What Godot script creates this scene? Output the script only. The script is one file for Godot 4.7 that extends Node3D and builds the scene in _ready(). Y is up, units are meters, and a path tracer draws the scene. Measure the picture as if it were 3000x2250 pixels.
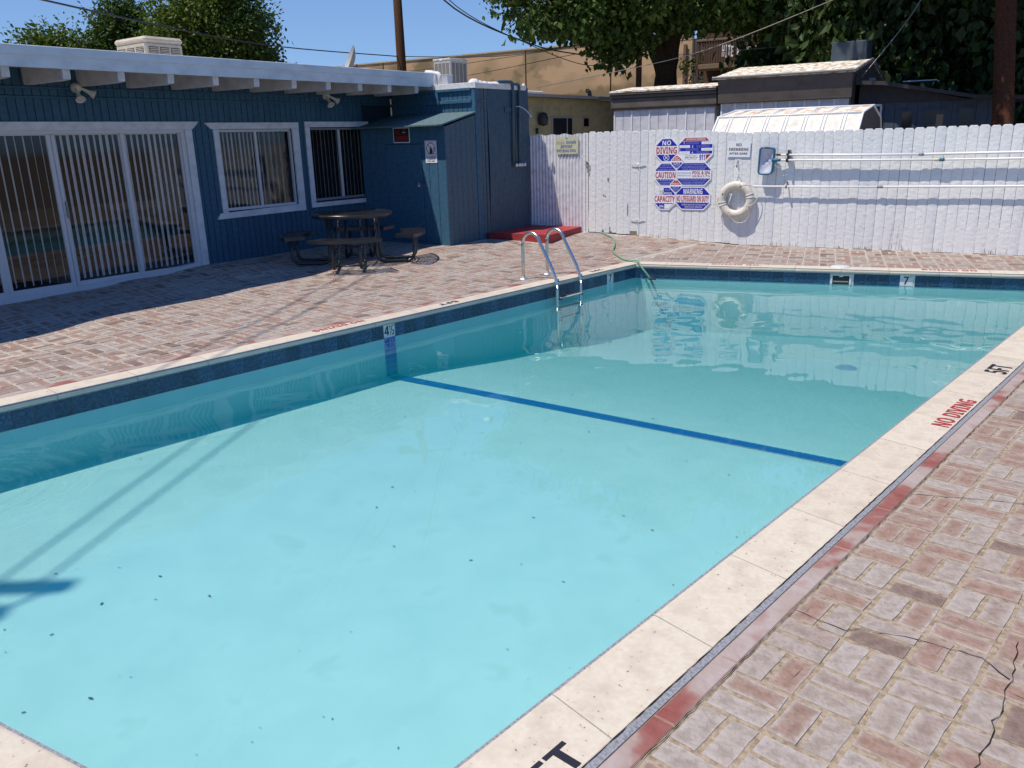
extends Node3D
# A motel pool behind a white picket fence, seen from the deck at one corner. Units are metres, y = 0 is the coping.

const EYE := 1.83286
const WATER := -0.2
const POOL_O := Vector3(-3.8685, 0, -5.9458)
const POOL_S := Vector3(0.67916, 0, -0.73399)
const HOUSE_O := Vector3(-6.437, 0, -10.159)
const HOUSE_S := Vector3(0.59622, 0, -0.80282)
const FENCE_O := Vector3(1.513, 0, -15.44)
const FENCE_S := Vector3(0.85715, 0, 0.51509)
const SUN_DIR := Vector3(0.441, -1.0, -0.158)

var M := {}
var rng := RandomNumberGenerator.new()
var taken := {}
var pool_t: Transform3D
var house_t: Transform3D
var fence_t: Transform3D
var end_t: Transform3D
var fonts := {}

func frame(o: Vector3, s: Vector3) -> Transform3D:
	return Transform3D(Basis(s, Vector3.UP, s.cross(Vector3.UP)), o)

# ------------------------------------------------------------------ naming
func numbered(called: String) -> String:
	var n: int = taken.get(called, 0)
	taken[called] = n + 1
	return called if n == 0 else "%s_%03d" % [called, n]

func tag(o: Node, label: String, category: String, group := "") -> void:
	o.set_meta("label", label)
	o.set_meta("category", category)
	if group != "":
		o.set_meta("group", group)

func thing(called: String, label: String, category: String, t := Transform3D(), group := "") -> Node3D:
	var o := Node3D.new()
	o.name = numbered(called)
	add_child(o)
	o.transform = t
	tag(o, label, category, group)
	return o

func struct(called: String, t := Transform3D()) -> Node3D:
	var o := Node3D.new()
	o.name = numbered(called)
	add_child(o)
	o.transform = t
	o.set_meta("kind", "structure")
	return o

func put(called: String, mesh: Mesh, m: Material, parent: Node, t := Transform3D()) -> MeshInstance3D:
	var o := MeshInstance3D.new()
	o.name = called if parent != self else numbered(called)
	o.mesh = mesh
	if m:
		o.material_override = m
	o.transform = t
	parent.add_child(o, true)
	return o

func obj(called: String, st: SurfaceTool, m: Material, parent: Node, t := Transform3D()) -> MeshInstance3D:
	return put(called, fin(st), m, parent, t)

func group_node(called: String, parent: Node, t := Transform3D()) -> Node3D:
	var o := Node3D.new()
	o.name = called
	parent.add_child(o, true)
	o.transform = t
	return o

# ------------------------------------------------------------------ mesh helpers
func mb(smooth := false) -> SurfaceTool:
	var st := SurfaceTool.new()
	st.begin(Mesh.PRIMITIVE_TRIANGLES)
	st.set_smooth_group(0 if smooth else -1)
	return st

func fin(st: SurfaceTool) -> ArrayMesh:
	st.generate_normals()
	return st.commit()

func tri(st: SurfaceTool, a: Vector3, b: Vector3, c: Vector3) -> void:   # counter-clockwise seen from outside
	st.add_vertex(a)
	st.add_vertex(c)
	st.add_vertex(b)

func quad(st: SurfaceTool, a: Vector3, b: Vector3, c: Vector3, d: Vector3) -> void:
	tri(st, a, b, c)
	tri(st, a, c, d)

func box(st: SurfaceTool, lo: Vector3, hi: Vector3, t := Transform3D(), bev := 0.0) -> void:
	var c := (lo + hi) * 0.5
	var h := (hi - lo).abs() * 0.5
	bev = minf(bev, minf(h.x, minf(h.y, h.z)) * 0.9)
	if bev <= 0.0:
		for ax in 3:
			for sg in [-1.0, 1.0]:
				var n := Vector3.ZERO
				n[ax] = sg
				var u := Vector3.ZERO
				u[(ax + 1) % 3] = h[(ax + 1) % 3]
				var v := Vector3.ZERO
				v[(ax + 2) % 3] = h[(ax + 2) % 3] * sg
				var p: Vector3 = c + n * h[ax]
				quad(st, t * (p - u - v), t * (p + u - v), t * (p + u + v), t * (p - u + v))
		return
	var i := h - Vector3.ONE * bev
	for ax in 3:
		var a1 := (ax + 1) % 3
		var a2 := (ax + 2) % 3
		for sg in [-1.0, 1.0]:
			var n := Vector3.ZERO
			n[ax] = sg * h[ax]
			var u := Vector3.ZERO
			u[a1] = i[a1]
			var v := Vector3.ZERO
			v[a2] = i[a2] * sg
			quad(st, t * (c + n - u - v), t * (c + n + u - v), t * (c + n + u + v), t * (c + n - u + v))
		for s1 in [-1.0, 1.0]:
			for s2 in [-1.0, 1.0]:
				var e := Vector3.ZERO
				e[ax] = i[ax]
				var p := Vector3.ZERO
				p[a1] = h[a1] * s1
				p[a2] = i[a2] * s2
				var q := Vector3.ZERO
				q[a1] = i[a1] * s1
				q[a2] = h[a2] * s2
				if s1 * s2 > 0:
					quad(st, t * (c + p - e), t * (c + p + e), t * (c + q + e), t * (c + q - e))
				else:
					quad(st, t * (c + p - e), t * (c + q - e), t * (c + q + e), t * (c + p + e))
	for sx in [-1.0, 1.0]:
		for sy in [-1.0, 1.0]:
			for sz in [-1.0, 1.0]:
				var a := c + Vector3(h.x * sx, i.y * sy, i.z * sz)
				var b := c + Vector3(i.x * sx, h.y * sy, i.z * sz)
				var d := c + Vector3(i.x * sx, i.y * sy, h.z * sz)
				if sx * sy * sz > 0:
					tri(st, t * a, t * b, t * d)
				else:
					tri(st, t * a, t * d, t * b)

func bx(called: String, lo: Vector3, hi: Vector3, m: Material, parent: Node, t := Transform3D(), bev := 0.0) -> MeshInstance3D:
	var st := mb()
	box(st, lo, hi, t, bev)
	return obj(called, st, m, parent)

func tube(st: SurfaceTool, pts: Array, radii, segs := 8, caps := true) -> void:
	var n := pts.size()
	var rings := []
	var up := Vector3.UP
	for i in n:
		var d: Vector3 = (pts[mini(i + 1, n - 1)] - pts[maxi(i - 1, 0)]).normalized()
		if i == 0:
			up = Vector3.UP if absf(d.y) < 0.9 else Vector3.RIGHT
		var x := up.cross(d).normalized()
		var y := d.cross(x).normalized()
		up = y
		var r: float = radii[i] if radii is Array else radii
		var ring := []
		for k in segs:
			var a := TAU * k / segs
			ring.append(pts[i] + (x * cos(a) + y * sin(a)) * r)
		rings.append(ring)
	for i in n - 1:
		for k in segs:
			var k2 := (k + 1) % segs
			quad(st, rings[i][k], rings[i][k2], rings[i + 1][k2], rings[i + 1][k])
	if caps:
		for k in segs:
			var k2 := (k + 1) % segs
			tri(st, pts[0], rings[0][k2], rings[0][k])
			tri(st, pts[n - 1], rings[n - 1][k], rings[n - 1][k2])

func tb(called: String, pts: Array, radii, m: Material, parent: Node, segs := 8) -> MeshInstance3D:
	var st := mb(true)
	tube(st, pts, radii, segs)
	return obj(called, st, m, parent)

func smooth_path(pts: Array, per := 6) -> Array:
	var out := []
	for i in pts.size() - 1:
		var p0: Vector3 = pts[maxi(i - 1, 0)]
		var p1: Vector3 = pts[i]
		var p2: Vector3 = pts[i + 1]
		var p3: Vector3 = pts[mini(i + 2, pts.size() - 1)]
		for k in per:
			out.append(p1.cubic_interpolate(p2, p0, p3, float(k) / per))
	out.append(pts[-1])
	return out

func bend_path(pts: Array, r: float, per := 5) -> Array:   # straight runs with rounded elbows
	var out := [pts[0]]
	for i in range(1, pts.size() - 1):
		var p: Vector3 = pts[i]
		var a: Vector3 = (pts[i - 1] - p)
		var b: Vector3 = (pts[i + 1] - p)
		var rr := minf(r, minf(a.length(), b.length()) * 0.48)
		var p0 := p + a.normalized() * rr
		var p1 := p + b.normalized() * rr
		for k in per + 1:
			var u := float(k) / per
			out.append(p0.lerp(p, u).lerp(p.lerp(p1, u), u))
	out.append(pts[-1])
	return out

func lathe(st: SurfaceTool, prof: Array, segs := 16, t := Transform3D()) -> void:   # profile of Vector2(radius, y)
	for i in prof.size() - 1:
		for k in segs:
			var a := TAU * k / segs
			var b := TAU * (k + 1) / segs
			var p: Vector2 = prof[i]
			var q: Vector2 = prof[i + 1]
			var A := Vector3(p.x * cos(a), p.y, p.x * sin(a))
			var B := Vector3(p.x * cos(b), p.y, p.x * sin(b))
			var Cc := Vector3(q.x * cos(b), q.y, q.x * sin(b))
			var D := Vector3(q.x * cos(a), q.y, q.x * sin(a))
			if p.x > 1e-6:
				tri(st, t * A, t * D, t * B)
			if q.x > 1e-6:
				tri(st, t * B, t * D, t * Cc)

func prism(st: SurfaceTool, poly: PackedVector2Array, z0: float, z1: float, t := Transform3D()) -> void:   # polygon in x, y pushed from z0 to z1
	if Geometry2D.is_polygon_clockwise(poly):
		poly = poly.duplicate()
		poly.reverse()
	var ix := Geometry2D.triangulate_polygon(poly)
	for i in range(0, ix.size(), 3):
		var a := poly[ix[i]]
		var b := poly[ix[i + 1]]
		var c := poly[ix[i + 2]]
		if (b - a).cross(c - a) < 0.0:
			var h := b
			b = c
			c = h
		tri(st, t * Vector3(a.x, a.y, z1), t * Vector3(b.x, b.y, z1), t * Vector3(c.x, c.y, z1))
		tri(st, t * Vector3(a.x, a.y, z0), t * Vector3(c.x, c.y, z0), t * Vector3(b.x, b.y, z0))
	for i in poly.size():
		var p := poly[i]
		var q := poly[(i + 1) % poly.size()]
		quad(st, t * Vector3(p.x, p.y, z0), t * Vector3(q.x, q.y, z0), t * Vector3(q.x, q.y, z1), t * Vector3(p.x, p.y, z1))

func pr(called: String, pts: Array, z0: float, z1: float, m: Material, parent: Node, t := Transform3D()) -> MeshInstance3D:
	var st := mb()
	prism(st, PackedVector2Array(pts), z0, z1, t)
	return obj(called, st, m, parent)

func ellipse(cx: float, cy: float, rx: float, ry: float, n := 20, a0 := 0.0, a1 := TAU) -> Array:
	var out := []
	for i in n:
		var a := a0 + (a1 - a0) * i / n
		out.append(Vector2(cx + rx * cos(a), cy + ry * sin(a)))
	return out

func ring(st: SurfaceTool, c: Vector2, r0: float, r1: float, z0: float, z1: float, n := 28) -> void:
	for i in n:
		var a := TAU * i / n
		var b := TAU * (i + 1) / n
		var ua := Vector2(cos(a), sin(a))
		var ub := Vector2(cos(b), sin(b))
		var P := func(u: Vector2, r: float, z: float) -> Vector3: return Vector3(c.x + u.x * r, c.y + u.y * r, z)
		quad(st, P.call(ua, r0, z1), P.call(ua, r1, z1), P.call(ub, r1, z1), P.call(ub, r0, z1))
		quad(st, P.call(ua, r1, z0), P.call(ub, r1, z0), P.call(ub, r1, z1), P.call(ua, r1, z1))
		quad(st, P.call(ub, r0, z0), P.call(ua, r0, z0), P.call(ua, r0, z1), P.call(ub, r0, z1))

# ------------------------------------------------------------------ lettering
func text_mesh(words: String, height: float, face: String, weight: int, slant := false) -> TextMesh:
	var key := "%s%d%s" % [face, weight, slant]
	if not fonts.has(key):
		var f := SystemFont.new()
		f.font_names = PackedStringArray([face])
		f.font_weight = weight
		f.font_italic = slant
		fonts[key] = f
	var tm := TextMesh.new()
	tm.text = words
	tm.font = fonts[key]
	tm.font_size = 64
	tm.pixel_size = height / (64.0 * 0.714)
	tm.depth = 0.0012
	tm.curve_step = 2.0 if height < 0.03 else 1.0
	tm.horizontal_alignment = HORIZONTAL_ALIGNMENT_CENTER
	tm.vertical_alignment = VERTICAL_ALIGNMENT_CENTER
	return tm

# words fitted into a width and a cap height, centred at c in the x-y plane of the parent
func words(parent: Node, s: String, c: Vector3, height: float, width: float, m: Material, face := "Droid Sans", weight := 700, called := "lettering", slant := 0.0) -> void:
	var tm := text_mesh(s, height, face, weight)
	var box_ := tm.get_aabb()
	var k: float = width / maxf(box_.size.x, 1e-4) if width > 0.0 else 1.0
	var b := Basis(Vector3(k, 0, 0), Vector3(slant, 1, 0), Vector3(0, 0, 1))
	# centre the ink itself, so capitals sit in the middle of the line
	var ink := box_.position + box_.size * 0.5
	var t := Transform3D(b, c - b * ink)
	put(called, tm, m, parent, t)

# ------------------------------------------------------------------ materials
func lin(r: float, g: float, b: float) -> Color:
	return Color(r, g, b).linear_to_srgb()

func noise_tex(sd: int, freq: float, ramp: Array, octaves := 4, type := FastNoiseLite.TYPE_SIMPLEX_SMOOTH, size := 512, normal := 0.0, warp := 0.0) -> NoiseTexture2D:
	var n := FastNoiseLite.new()
	n.seed = sd
	n.frequency = freq
	n.noise_type = type
	n.fractal_octaves = octaves
	if warp > 0.0:
		n.domain_warp_enabled = true
		n.domain_warp_amplitude = warp
		n.domain_warp_frequency = freq
	var t := NoiseTexture2D.new()
	t.noise = n
	t.width = size
	t.height = size
	t.seamless = true
	if normal > 0.0:
		t.as_normal_map = true
		t.bump_strength = normal
	elif ramp.size() > 0:
		var g := Gradient.new()
		var offs := PackedFloat32Array()
		var cols := PackedColorArray()
		for r in ramp:
			offs.append(r[0])
			cols.append(r[1])
		g.offsets = offs
		g.colors = cols
		t.color_ramp = g
	return t

func mat(called: String, c: Color, rough := 0.8, spec := 0.5) -> StandardMaterial3D:
	var m := StandardMaterial3D.new()
	m.resource_name = called
	m.albedo_color = c
	m.roughness = rough
	m.metallic_specular = spec
	M[called] = m
	return m

func textured(m: StandardMaterial3D, tex: Texture2D, scale: float, world := true, height: Texture2D = null, hscale := 0.0) -> StandardMaterial3D:
	m.albedo_texture = tex
	m.uv1_triplanar = true
	m.uv1_world_triplanar = world
	m.uv1_scale = Vector3.ONE * scale
	if height:
		m.heightmap_enabled = true
		m.heightmap_texture = height
		m.heightmap_scale = hscale
	return m

func grey(v: float) -> Color:
	return Color(v, v, v)

func make_materials() -> void:
	var mottle := noise_tex(11, 0.012, [[0.0, grey(0.80)], [0.45, grey(0.93)], [1.0, grey(1.0)]], 5)
	var fine := noise_tex(12, 0.05, [[0.0, grey(0.72)], [0.5, grey(0.93)], [1.0, grey(1.0)]], 5)
	var hfine := noise_tex(13, 0.06, [], 5)
	var hsoft := noise_tex(14, 0.015, [], 4)
	var white := lin(0.80, 0.80, 0.80)
	textured(mat("plaster", lin(0.36, 0.70, 0.70), 0.9, 0.2), noise_tex(15, 0.008, [[0.0, Color(0.95, 0.965, 0.97)], [0.42, Color(0.98, 0.985, 0.985)], [0.75, grey(1.0)], [1.0, Color(0.93, 0.95, 0.93)]], 6, FastNoiseLite.TYPE_SIMPLEX_SMOOTH, 1024, 0.0, 60.0), 0.22)
	textured(mat("grout", lin(0.62, 0.66, 0.66), 0.8), fine, 3.0)
	var slate := noise_tex(16, 0.018, [[0.0, lin(0.008, 0.035, 0.085)], [0.45, lin(0.012, 0.055, 0.125)], [0.62, lin(0.022, 0.085, 0.165)], [0.72, lin(0.085, 0.19, 0.27)], [0.8, lin(0.016, 0.07, 0.15)], [1.0, lin(0.03, 0.11, 0.19)]], 5, FastNoiseLite.TYPE_SIMPLEX_SMOOTH, 1024, 0.0, 40.0)
	for i in 3:
		var t := textured(mat("slate_%d" % i, grey([1.0, 0.9, 0.82][i]), 0.28, 0.5), slate, 1.6, true, hsoft, 0.15)
		t.uv1_offset = Vector3(i * 0.37, i * 0.21, i * 0.53)
	mat("lane_blue", lin(0.002, 0.05, 0.42), 0.3)
	mat("lane_blue_b", lin(0.002, 0.06, 0.36), 0.3)
	textured(mat("marker_white", lin(0.70, 0.72, 0.72), 0.4), fine, 3.0)
	mat("black_paint", lin(0.012, 0.012, 0.02), 0.6)
	textured(mat("red_paint", lin(0.42, 0.035, 0.045), 0.7), fine, 5.0)
	var trav := noise_tex(17, 0.010, [[0.0, Color(0.92, 0.90, 0.87)], [0.4, Color(0.97, 0.95, 0.93)], [0.6, Color(1.0, 0.99, 0.97)], [1.0, Color(0.96, 0.94, 0.90)]], 6)
	var pits := noise_tex(18, 0.055, [[0.0, grey(0.0)], [0.09, grey(0.2)], [0.14, grey(0.9)], [1.0, grey(1.0)]], 4)
	var pitc := noise_tex(18, 0.055, [[0.0, Color(0.35, 0.32, 0.3)], [0.07, Color(0.50, 0.46, 0.42)], [0.12, Color(0.96, 0.95, 0.94)], [1.0, grey(1.0)]], 4)
	for i in 3:
		var t := textured(mat("travertine_%d" % i, [lin(0.60, 0.555, 0.475), lin(0.57, 0.53, 0.46), lin(0.62, 0.58, 0.50)][i], 0.75, 0.4), trav, 1.1, true, pits, 0.25)
		t.detail_enabled = true
		t.detail_albedo = pitc
		t.detail_blend_mode = BaseMaterial3D.BLEND_MODE_MUL
		t.uv1_offset = Vector3(0.31 * i, 0.17, 0.73 * i)
	# bricks: the tone of each brick comes from its vertex colours, grain and lime bloom from the texture
	var bloom := noise_tex(19, 0.010, [[0.0, Color(0.88, 0.86, 0.84)], [0.40, Color(0.94, 0.93, 0.91)], [0.55, Color(1.0, 0.99, 0.97)], [0.7, Color(1.0, 1.0, 1.0)], [1.0, Color(0.88, 0.84, 0.82)]], 6, FastNoiseLite.TYPE_SIMPLEX_SMOOTH, 1024, 0.0, 30.0)
	var bm := textured(mat("brick", grey(1.0), 0.92, 0.25), bloom, 1.3, true, hfine, 0.35)
	bm.vertex_color_use_as_albedo = true
	textured(mat("mortar_sand", lin(0.40, 0.335, 0.255), 0.95, 0.2), noise_tex(20, 0.03, [[0.0, Color(0.70, 0.66, 0.62)], [0.5, Color(0.92, 0.90, 0.88)], [1.0, grey(1.0)]], 5), 1.5, true, hfine, 0.4)
	textured(mat("mortar_pale", lin(0.52, 0.475, 0.43), 0.95, 0.2), noise_tex(21, 0.02, [[0.0, Color(0.74, 0.71, 0.69)], [0.5, Color(0.92, 0.90, 0.88)], [1.0, grey(1.0)]], 5), 1.0, true, hfine, 0.4)
	textured(mat("grey_mortar", lin(0.30, 0.31, 0.34), 0.95, 0.2), fine, 2.0, true, hfine, 0.4)
	textured(mat("band_red", lin(0.38, 0.32, 0.30), 0.92, 0.2), noise_tex(22, 0.008, [[0.0, Color(0.80, 0.50, 0.48)], [0.28, Color(0.86, 0.66, 0.64)], [0.42, Color(0.95, 0.92, 0.90)], [0.75, grey(1.0)], [1.0, Color(0.90, 0.78, 0.76)]], 5), 0.5, true, hfine, 0.5)
	mat("crack", lin(0.03, 0.025, 0.022), 1.0, 0.1)
	textured(mat("earth", lin(0.26, 0.21, 0.16), 1.0, 0.1), mottle, 0.4)
	# painted timber and metal
	var grain := noise_tex(23, 0.02, [[0.0, grey(0.80)], [0.5, grey(0.95)], [1.0, grey(1.0)]], 5)
	for i in 3:
		textured(mat("blue_board_%d" % i, [lin(0.030, 0.098, 0.165), lin(0.027, 0.092, 0.155), lin(0.033, 0.105, 0.172)][i], 0.62, 0.4), grain, 1.2, true, hfine, 0.2)
	textured(mat("blue_trim", lin(0.030, 0.098, 0.165), 0.6, 0.4), grain, 1.0)
	textured(mat("blue_closet", lin(0.045, 0.135, 0.215), 0.65, 0.4), grain, 1.2, true, hfine, 0.3)
	textured(mat("blue_grey_side", lin(0.075, 0.125, 0.165), 0.65, 0.4), grain, 1.2, true, hfine, 0.3)
	textured(mat("blue_metal", lin(0.045, 0.095, 0.135), 0.5, 0.5), grain, 0.8)
	textured(mat("blue_roofing", lin(0.13, 0.20, 0.22), 0.95, 0.2), noise_tex(24, 0.03, [[0.0, grey(0.55)], [0.4, grey(0.9)], [1.0, grey(1.0)]], 5), 1.2, true, hfine, 0.5)
	mat("groove", lin(0.008, 0.022, 0.04), 0.9)
	textured(mat("trim_white", lin(0.66, 0.69, 0.72), 0.6, 0.4), mottle, 0.8)
	textured(mat("fascia_white", lin(0.62, 0.69, 0.75), 0.6, 0.4), mottle, 0.5)
	textured(mat("soffit_white", lin(0.62, 0.62, 0.62), 0.7), mottle, 0.8)
	var chip := noise_tex(25, 0.014, [[0.0, Color(0.90, 0.90, 0.90)], [0.3, Color(0.97, 0.97, 0.97)], [1.0, grey(1.0)]], 5)
	for i in 4:
		textured(mat("fence_white_%d" % i, [lin(0.75, 0.76, 0.76), lin(0.73, 0.74, 0.745), lin(0.77, 0.775, 0.77), lin(0.71, 0.725, 0.735)][i], 0.55, 0.4), chip, 1.5, true, hsoft, 0.5)
	textured(mat("bare_wood", lin(0.30, 0.24, 0.16), 0.9, 0.2), fine, 4.0)
	textured(mat("old_wood", lin(0.42, 0.40, 0.37), 0.9, 0.2), fine, 4.0)
	textured(mat("panel_white", lin(0.74, 0.74, 0.76), 0.5), mottle, 1.0)
	textured(mat("red_slab", lin(0.36, 0.035, 0.038), 0.7), mottle, 1.2, true, hfine, 0.2)
	var st := mat("steel", lin(0.62, 0.62, 0.60), 0.28)
	st.metallic = 1.0
	var al := mat("aluminium", lin(0.70, 0.70, 0.70), 0.42)
	al.metallic = 0.9
	mat("pole_white", lin(0.74, 0.75, 0.76), 0.35)
	var ga := mat("galvanised", lin(0.42, 0.42, 0.42), 0.45)
	ga.metallic = 0.9
	mat("dark_iron", lin(0.03, 0.03, 0.035), 0.45)
	var bk := mat("black_coat", lin(0.012, 0.013, 0.016), 0.28, 0.5)
	bk.clearcoat_enabled = true
	bk.clearcoat = 0.4
	mat("frame_alu", lin(0.52, 0.53, 0.55), 0.45)
	mat("frame_grey", lin(0.22, 0.23, 0.24), 0.5)
	mat("dark_rubber", lin(0.02, 0.02, 0.02), 0.7)
	var gl := mat("glass", Color(0.10, 0.13, 0.13, 0.06), 0.02, 0.6)
	gl.transparency = BaseMaterial3D.TRANSPARENCY_ALPHA
	var wa := mat("water", Color(0.30, 0.72, 0.74, 0.0), 0.0, 0.46)
	wa.transparency = BaseMaterial3D.TRANSPARENCY_ALPHA
	mat("blind", lin(0.60, 0.62, 0.62), 0.7)
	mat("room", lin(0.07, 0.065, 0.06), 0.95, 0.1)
	mat("lamp_white", lin(0.55, 0.53, 0.47), 0.5)
	mat("lens", lin(0.45, 0.44, 0.40), 0.2)
	mat("sign_white", lin(0.78, 0.79, 0.82), 0.35)
	mat("sign_blue", lin(0.012, 0.018, 0.36), 0.35)
	mat("sign_red", lin(0.42, 0.012, 0.025), 0.35)
	mat("sign_black", lin(0.01, 0.01, 0.012), 0.4)
	mat("sign_dark_red", lin(0.36, 0.012, 0.012), 0.4)
	mat("sign_pale_blue", lin(0.42, 0.48, 0.74), 0.4)
	textured(mat("sign_cream", lin(0.66, 0.64, 0.42), 0.5), mottle, 2.0)
	mat("ink_blue", lin(0.02, 0.15, 0.36), 0.5)
	mat("ink_grey", lin(0.32, 0.36, 0.36), 0.5)
	textured(mat("buoy", lin(0.72, 0.67, 0.58), 0.5), mottle, 2.5)
	mat("rope", lin(0.62, 0.60, 0.54), 0.9)
	mat("net_blue", lin(0.02, 0.13, 0.22), 0.45)
	var ne := textured(mat("net_cloth", lin(0.66, 0.68, 0.80), 0.9, 0.2), mottle, 6.0)
	ne.backlight_enabled = true
	ne.backlight = lin(0.3, 0.3, 0.35)
	textured(mat("hose_green", lin(0.16, 0.34, 0.22), 0.5), mottle, 4.0)
	# background
	textured(mat("stucco_tan", lin(0.52, 0.36, 0.22), 0.95, 0.2), noise_tex(26, 0.006, [[0.0, Color(0.62, 0.68, 0.70)], [0.36, Color(0.70, 0.73, 0.70)], [0.48, Color(0.97, 0.96, 0.94)], [1.0, grey(1.0)]], 6, FastNoiseLite.TYPE_SIMPLEX_SMOOTH, 1024, 0.0, 50.0), 0.045)
	mat("joint_brown", lin(0.16, 0.09, 0.05), 0.9)
	textured(mat("stucco_cream", lin(0.50, 0.45, 0.27), 0.9, 0.2), mottle, 0.6)
	textured(mat("brown_metal", lin(0.125, 0.105, 0.088), 0.6), noise_tex(27, 0.01, [[0.0, grey(0.75)], [0.5, grey(0.95)], [1.0, grey(1.0)]], 4), 0.6)
	mat("brown_dark", lin(0.04, 0.034, 0.03), 0.7)
	textured(mat("trailer_white", lin(0.66, 0.67, 0.72), 0.6), mottle, 0.7)
	var flake := noise_tex(28, 0.014, [[0.0, lin(0.10, 0.06, 0.03)], [0.30, lin(0.32, 0.20, 0.09)], [0.42, lin(0.50, 0.47, 0.40)], [0.5, lin(0.78, 0.76, 0.70)], [0.8, lin(0.84, 0.83, 0.78)], [1.0, lin(0.46, 0.40, 0.30)]], 6, FastNoiseLite.TYPE_SIMPLEX_SMOOTH, 1024, 0.0, 40.0)
	textured(mat("peeling_roof", grey(1.0), 0.9, 0.2), flake, 0.35, true, hsoft, 1.5)
	textured(mat("barn_white", lin(0.74, 0.71, 0.63), 0.5), mottle, 1.0)
	textured(mat("barn_top", grey(1.0), 0.8, 0.2), noise_tex(29, 0.012, [[0.0, lin(0.42, 0.22, 0.10)], [0.32, lin(0.60, 0.42, 0.26)], [0.5, lin(0.76, 0.72, 0.64)], [1.0, lin(0.80, 0.78, 0.72)]], 5), 0.7)
	mat("rib_white", lin(0.76, 0.77, 0.78), 0.5)
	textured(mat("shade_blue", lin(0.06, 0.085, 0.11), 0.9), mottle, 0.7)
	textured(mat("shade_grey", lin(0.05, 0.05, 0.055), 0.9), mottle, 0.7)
	mat("dark_window", lin(0.008, 0.008, 0.01), 0.15)
	textured(mat("deck_brown", lin(0.10, 0.055, 0.035), 0.9), fine, 1.0)
	textured(mat("beam_tan", lin(0.24, 0.17, 0.11), 0.9), fine, 0.8)
	textured(mat("cooler_beige", lin(0.56, 0.49, 0.38), 0.6), mottle, 1.5)
	textured(mat("cooler_grey", lin(0.52, 0.50, 0.46), 0.55), mottle, 1.5)
	textured(mat("cooler_pad", lin(0.22, 0.205, 0.18), 0.95), fine, 4.0)
	mat("slot_dark", lin(0.09, 0.075, 0.06), 0.9)
	textured(mat("roof_white", lin(0.78, 0.78, 0.77), 0.7), mottle, 1.5)
	mat("box_grey", lin(0.42, 0.43, 0.47), 0.6)
	mat("dish_grey", lin(0.40, 0.40, 0.40), 0.5)
	var bark := noise_tex(30, 0.03, [[0.0, grey(0.35)], [0.45, grey(0.75)], [1.0, grey(1.0)]], 5)
	textured(mat("pole_wood", lin(0.17, 0.088, 0.05), 0.95, 0.2), bark, 1.5, true, hfine, 1.0)
	textured(mat("pole_red", lin(0.16, 0.066, 0.036), 0.95, 0.2), bark, 1.5, true, hfine, 1.0)
	textured(mat("bark", lin(0.115, 0.085, 0.062), 1.0, 0.1), bark, 1.2, true, hfine, 3.0)
	mat("wire", lin(0.02, 0.02, 0.022), 0.6)
	mat("wire_pale", lin(0.30, 0.28, 0.25), 0.6)
	for k in [["leaf_bright", 0.095, 0.150, 0.024], ["leaf_mid", 0.060, 0.110, 0.022], ["leaf_dark", 0.040, 0.078, 0.022], ["leaf_pine", 0.075, 0.090, 0.024]]:
		var m := mat(k[0], lin(k[1], k[2], k[3]), 0.55, 0.4)
		m.vertex_color_use_as_albedo = true
		m.backlight_enabled = true
		m.backlight = lin(0.45, 0.55, 0.16)
	mat("leaf_litter", lin(0.05, 0.055, 0.03), 0.9)

# ------------------------------------------------------------------ the lie of the deck
var lie := [
	[-6.44, -10.16, 0.0], [-5.84, -10.96, 0.018], [-5.22, -11.80, 0.054], [-4.64, -12.58, 0.108], [-3.5, -14.2, 0.112], [-2.0, -16.2, 0.11],
	[-1.0, -14.2, 0.10], [-0.5, -14.9, 0.108], [0.4, -16.0, 0.115], [1.51, -15.44, 0.12], [2.35, -14.94, 0.096], [3.0, -14.55, 0.068], [3.36, -14.33, 0.03], [3.96, -13.98, 0.0],
	[-5.45, -8.15, -0.10], [-4.0, -10.3, -0.035], [-3.3, -11.3, -0.01], [-2.15, -13.1, 0.055], [-7.0, -6.4, -0.12], [-8.0, -8.0, -0.05],
	[-5.3, -4.6, 0.0], [-4.6, -5.4, 0.0], [-4.0, -6.1, 0.0], [-3.3, -6.85, 0.0], [-2.6, -7.6, 0.0], [-1.9, -8.35, 0.0], [-1.2, -9.1, 0.0], [-0.5, -9.85, 0.0], [0.2, -10.6, 0.0], [0.9, -11.4, 0.0], [1.7, -12.3, 0.0],
	[0.5, -12.0, 0.01], [1.2, -13.2, 0.03], [2.2, -13.2, 0.012], [3.2, -12.6, 0.0], [4.5, -11.4, 0.0],
	[-3.9, -7.4, -0.03], [-2.7, -9.0, -0.02], [-1.4, -10.6, 0.0],
]

func deck_y(x: float, z: float) -> float:
	var sw := 0.0
	var sy := 0.0
	for p in lie:
		var d2: float = (p[0] - x) * (p[0] - x) + (p[1] - z) * (p[1] - z) + 0.05
		var w := 1.0 / (d2 * d2)
		sw += w
		sy += w * p[2]
	return sy / sw

func deck_w(p: Vector3) -> float:
	return deck_y(p.x, p.z)

# ------------------------------------------------------------------ bricks
const BRICK_KINDS := 14
var brick_meshes := []

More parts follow.
